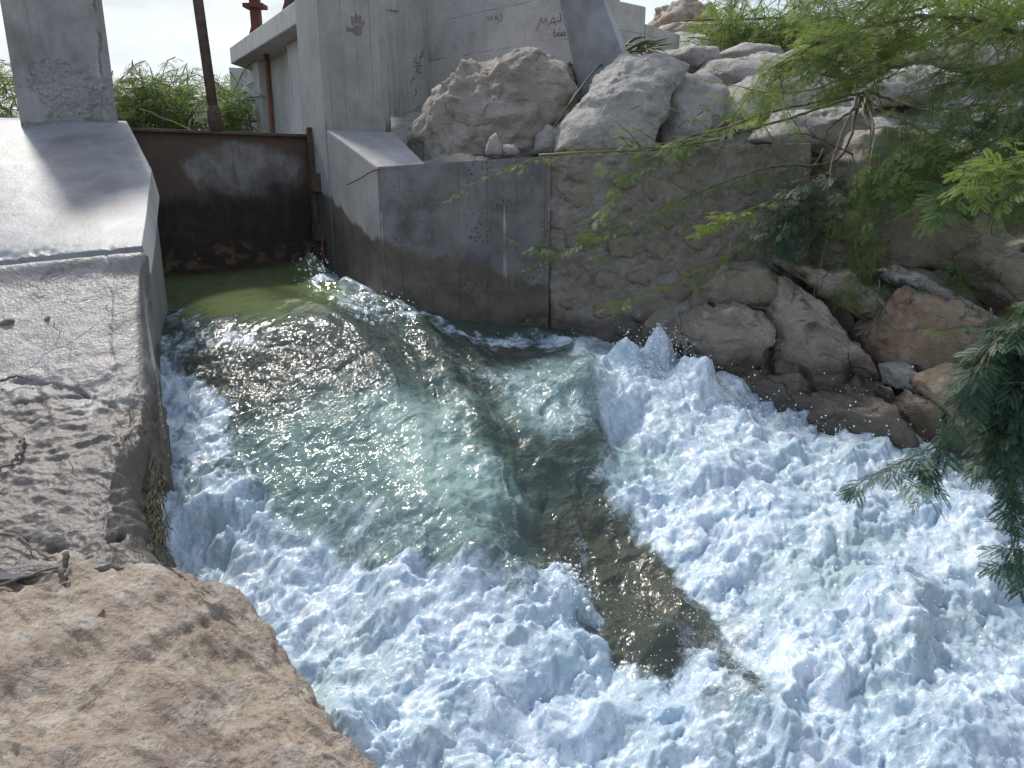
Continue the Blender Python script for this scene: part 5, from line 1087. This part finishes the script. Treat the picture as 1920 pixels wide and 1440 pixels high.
bush('feathery green bush on the bank above the white boulders', [(1300, 85), (1350, 48), (1420, 42), (1480, 30), (1560, 40), (1600, 90), (1480, 92), (1380, 95)], (8, 9.5), 260, 'leaf_far', .12, .5, .08, B2, at(1450, 90, 8.8))
bush('wispy bush in front of the far hilltop', [(1300, 30), (1340, 5), (1400, 0), (1440, 20), (1380, 50), (1320, 60)], (12, 14), 40, 'leaf_light', .15, .9, .14, B2, at(1370, 85, 13))
bush('tall green bush at the top of the bank', [(1480, -40), (1650, -60), (1900, -60), (2000, 60), (1900, 100), (1600, 70), (1500, 40)], (6.5, 8), 220, 'leaf_far', .12, .5, .08, B2, at(1750, 110, 7.2))

# cut reeds heaped by the buttress
t = empty('reed_heap', at(1205, 95, 6.6), 'heap of cut green reed blades lying between buttress and boulders', 'reeds')
def blade(name, pts, w, mat, parent):
    p = cr(np.array(pts, float), 12); T_ = np.gradient(p, axis=0); s = np.cross(T_, [0.2, -1, .35]); s /= np.linalg.norm(s, axis=1, keepdims=True); ww = w * np.sin(np.linspace(.5, 3.0, 12))[:, None]
    n_ = np.cross(s, T_); n_ /= np.linalg.norm(n_, axis=1, keepdims=True)
    V = np.concatenate([p - s * ww, p + n_ * w * .35, p + s * ww, p - n_ * w * .15]); i = np.arange(11)
    F = np.concatenate([np.stack([i + a * 12, i + 1 + a * 12, i + 1 + b * 12, i + b * 12], 1) for a, b in ((0, 1), (1, 2), (2, 3), (3, 0))])
    o = mesh(name, V, F, M[mat], parent); attr(o, 'rnd', np.full(len(V), RNG.random())); return o
for k in range(30):
    x0 = RNG.uniform(1165, 1215); y0 = RNG.uniform(80, 106); x1 = RNG.uniform(1195, 1262); y1 = RNG.uniform(68, 108); Y = RNG.uniform(6.3, 6.8)
    blade('blade', [at(x0, y0, Y), at((x0 + x1) / 2, (y0 + y1) / 2 - RNG.uniform(0, 10), Y + .05), at(x1, y1, Y + .1)], RNG.uniform(.007, .016), 'reed' if RNG.random() < .75 else 'reed_dry', t)
t = empty('reed_leaf', at(1040, 240, 5.3), 'single long green reed leaf hanging down beside the biggest boulder', 'reeds')
blade('blade', [at(1200, 98, 6.2), at(1130, 120, 5.9), at(1085, 170, 5.35), at(1055, 215, 5.28), at(1028, 252, 5.26)], .007, 'reed', t)
t = empty('dry_cane', at(1150, 290, 5.2), 'dry straw-coloured cane lying along the wall top', 'reeds')
tubes('cane', [(cr(np.array([at(1010, 293, 5.22), at(1120, 285, 5.25), at(1220, 279, 5.25), at(1330, 273, 5.2)]), 20) + np.array([0, 0, .008]), .007)], M['reed_dry'], t)

# ------------------------------------------------------------------ litter on the ledge
def twig(pts, r, label, extra=()):
    t = empty('dead_twig', at(*pts[0]), label, 'twig', 'dead twigs on the ledge')
    p = cr(np.array([at(*q) for q in pts]), 18); p[1:-1] += RNG.normal(size=(16, 3)) * r * .5
    tubes('stem', [(p, np.linspace(r, r * .55, 18))], M['twig'], t)
    for e in extra: 
        p = cr(np.array([at(*q) for q in e]), 10); tubes('side_shoot', [(p, np.linspace(r * .6, r * .3, 10))], M['twig'], t)
twig([(-20, 1000, 2.40), (30, 1006, 2.38), (70, 1035, 2.33), (115, 1052, 2.28)], .007, 'dark forked twig running into the crack behind the tan boulder', [[(30, 1006, 2.38), (55, 1030, 2.34), (60, 1042, 2.33)]])
twig([(-20, 1105, 2.17), (40, 1082, 2.22), (90, 1068, 2.24), (140, 1058, 2.27), (185, 1048, 2.3)], .006, 'long bent twig lying along the back of the tan boulder')
twig([(122, 1036, 2.24), (120, 1070, 2.2), (114, 1100, 2.15), (100, 1130, 2.1)], .011, 'thick short knobbly twig lying across the long bent one', [[(118, 1095, 2.15), (130, 1092, 2.14), (126, 1105, 2.12)]])
twig([(44, 822, 2.95), (36, 850, 2.86), (15, 868, 2.8), (-15, 890, 2.74)], .009, 'crooked dark twig on the rough middle of the ledge')
twig([(-20, 722, 3.24), (10, 712, 3.27), (38, 705, 3.3), (60, 712, 3.28)], .008, 'black twig lying in the crack at the edge of the rough patch')
rock('wood_chip', [(-4, 606), (10, 596), (28, 598), (30, 606), (12, 611), (-2, 612)], 3.645, .03, M['twig'], 'small brown wood chip on the smooth part of the ledge', 'wood chip', None, sub=3, amp=.006, seed=60)
rock('pebble', [(83, 598), (89, 590), (95, 594), (94, 602), (86, 602)], 3.655, .02, M['r_brown'], 'single small brown pebble on the smooth ledge', 'pebble', None, sub=2, amp=.004, seed=61)
o = mesh('puddle', [at(x, y, 0)  if False else hit(x, y, .30) for x, y in ((-80, 1020), (10, 1012), (70, 1030), (120, 1045), (90, 1075), (30, 1085), (-80, 1090))], [tuple(range(7))], M['pool']); tag(o, 'shallow dark puddle between ledge and tan boulder', kind='structure')
p = at(200, 1168, 2.0)
o = mesh('dead_leaf', [p + np.array(v) for v in ((-.02, -.01, .03), (-.004, .005, .045), (.012, -.012, .03), (0, -.03, .026), (-.006, -.008, .02))], [(0, 1, 4), (1, 2, 4), (2, 3, 4), (3, 0, 4)], M['deadleaf']); tag(o, 'curled brown dead leaf on the tan boulder', 'leaf')
# algae strands hanging on the wet flank of the ledge
paths = []
for k in range(260):
    x0 = RNG.normal() * 14 + 285; y0 = RNG.normal() * 55 + 950; Y0 = np.interp(y0, [830, 920, 1040], [3.08, 2.86, 2.55]) - .02
    p = at(x0, y0, Y0); paths.append((p + np.array([[0, .02, 0], [RNG.normal() * .01, -.004, -.02], [RNG.normal() * .015, .004, -.035 - RNG.random() * .03]]), .0016))
o = tubes('algae', paths, M['moss'], seg=4); tag(o, 'brown-green algae strands on the wet flank of the ledge', 'algae', kind='stuff'); attr(o, 'rnd', RNG.random(len(o.data.vertices)))
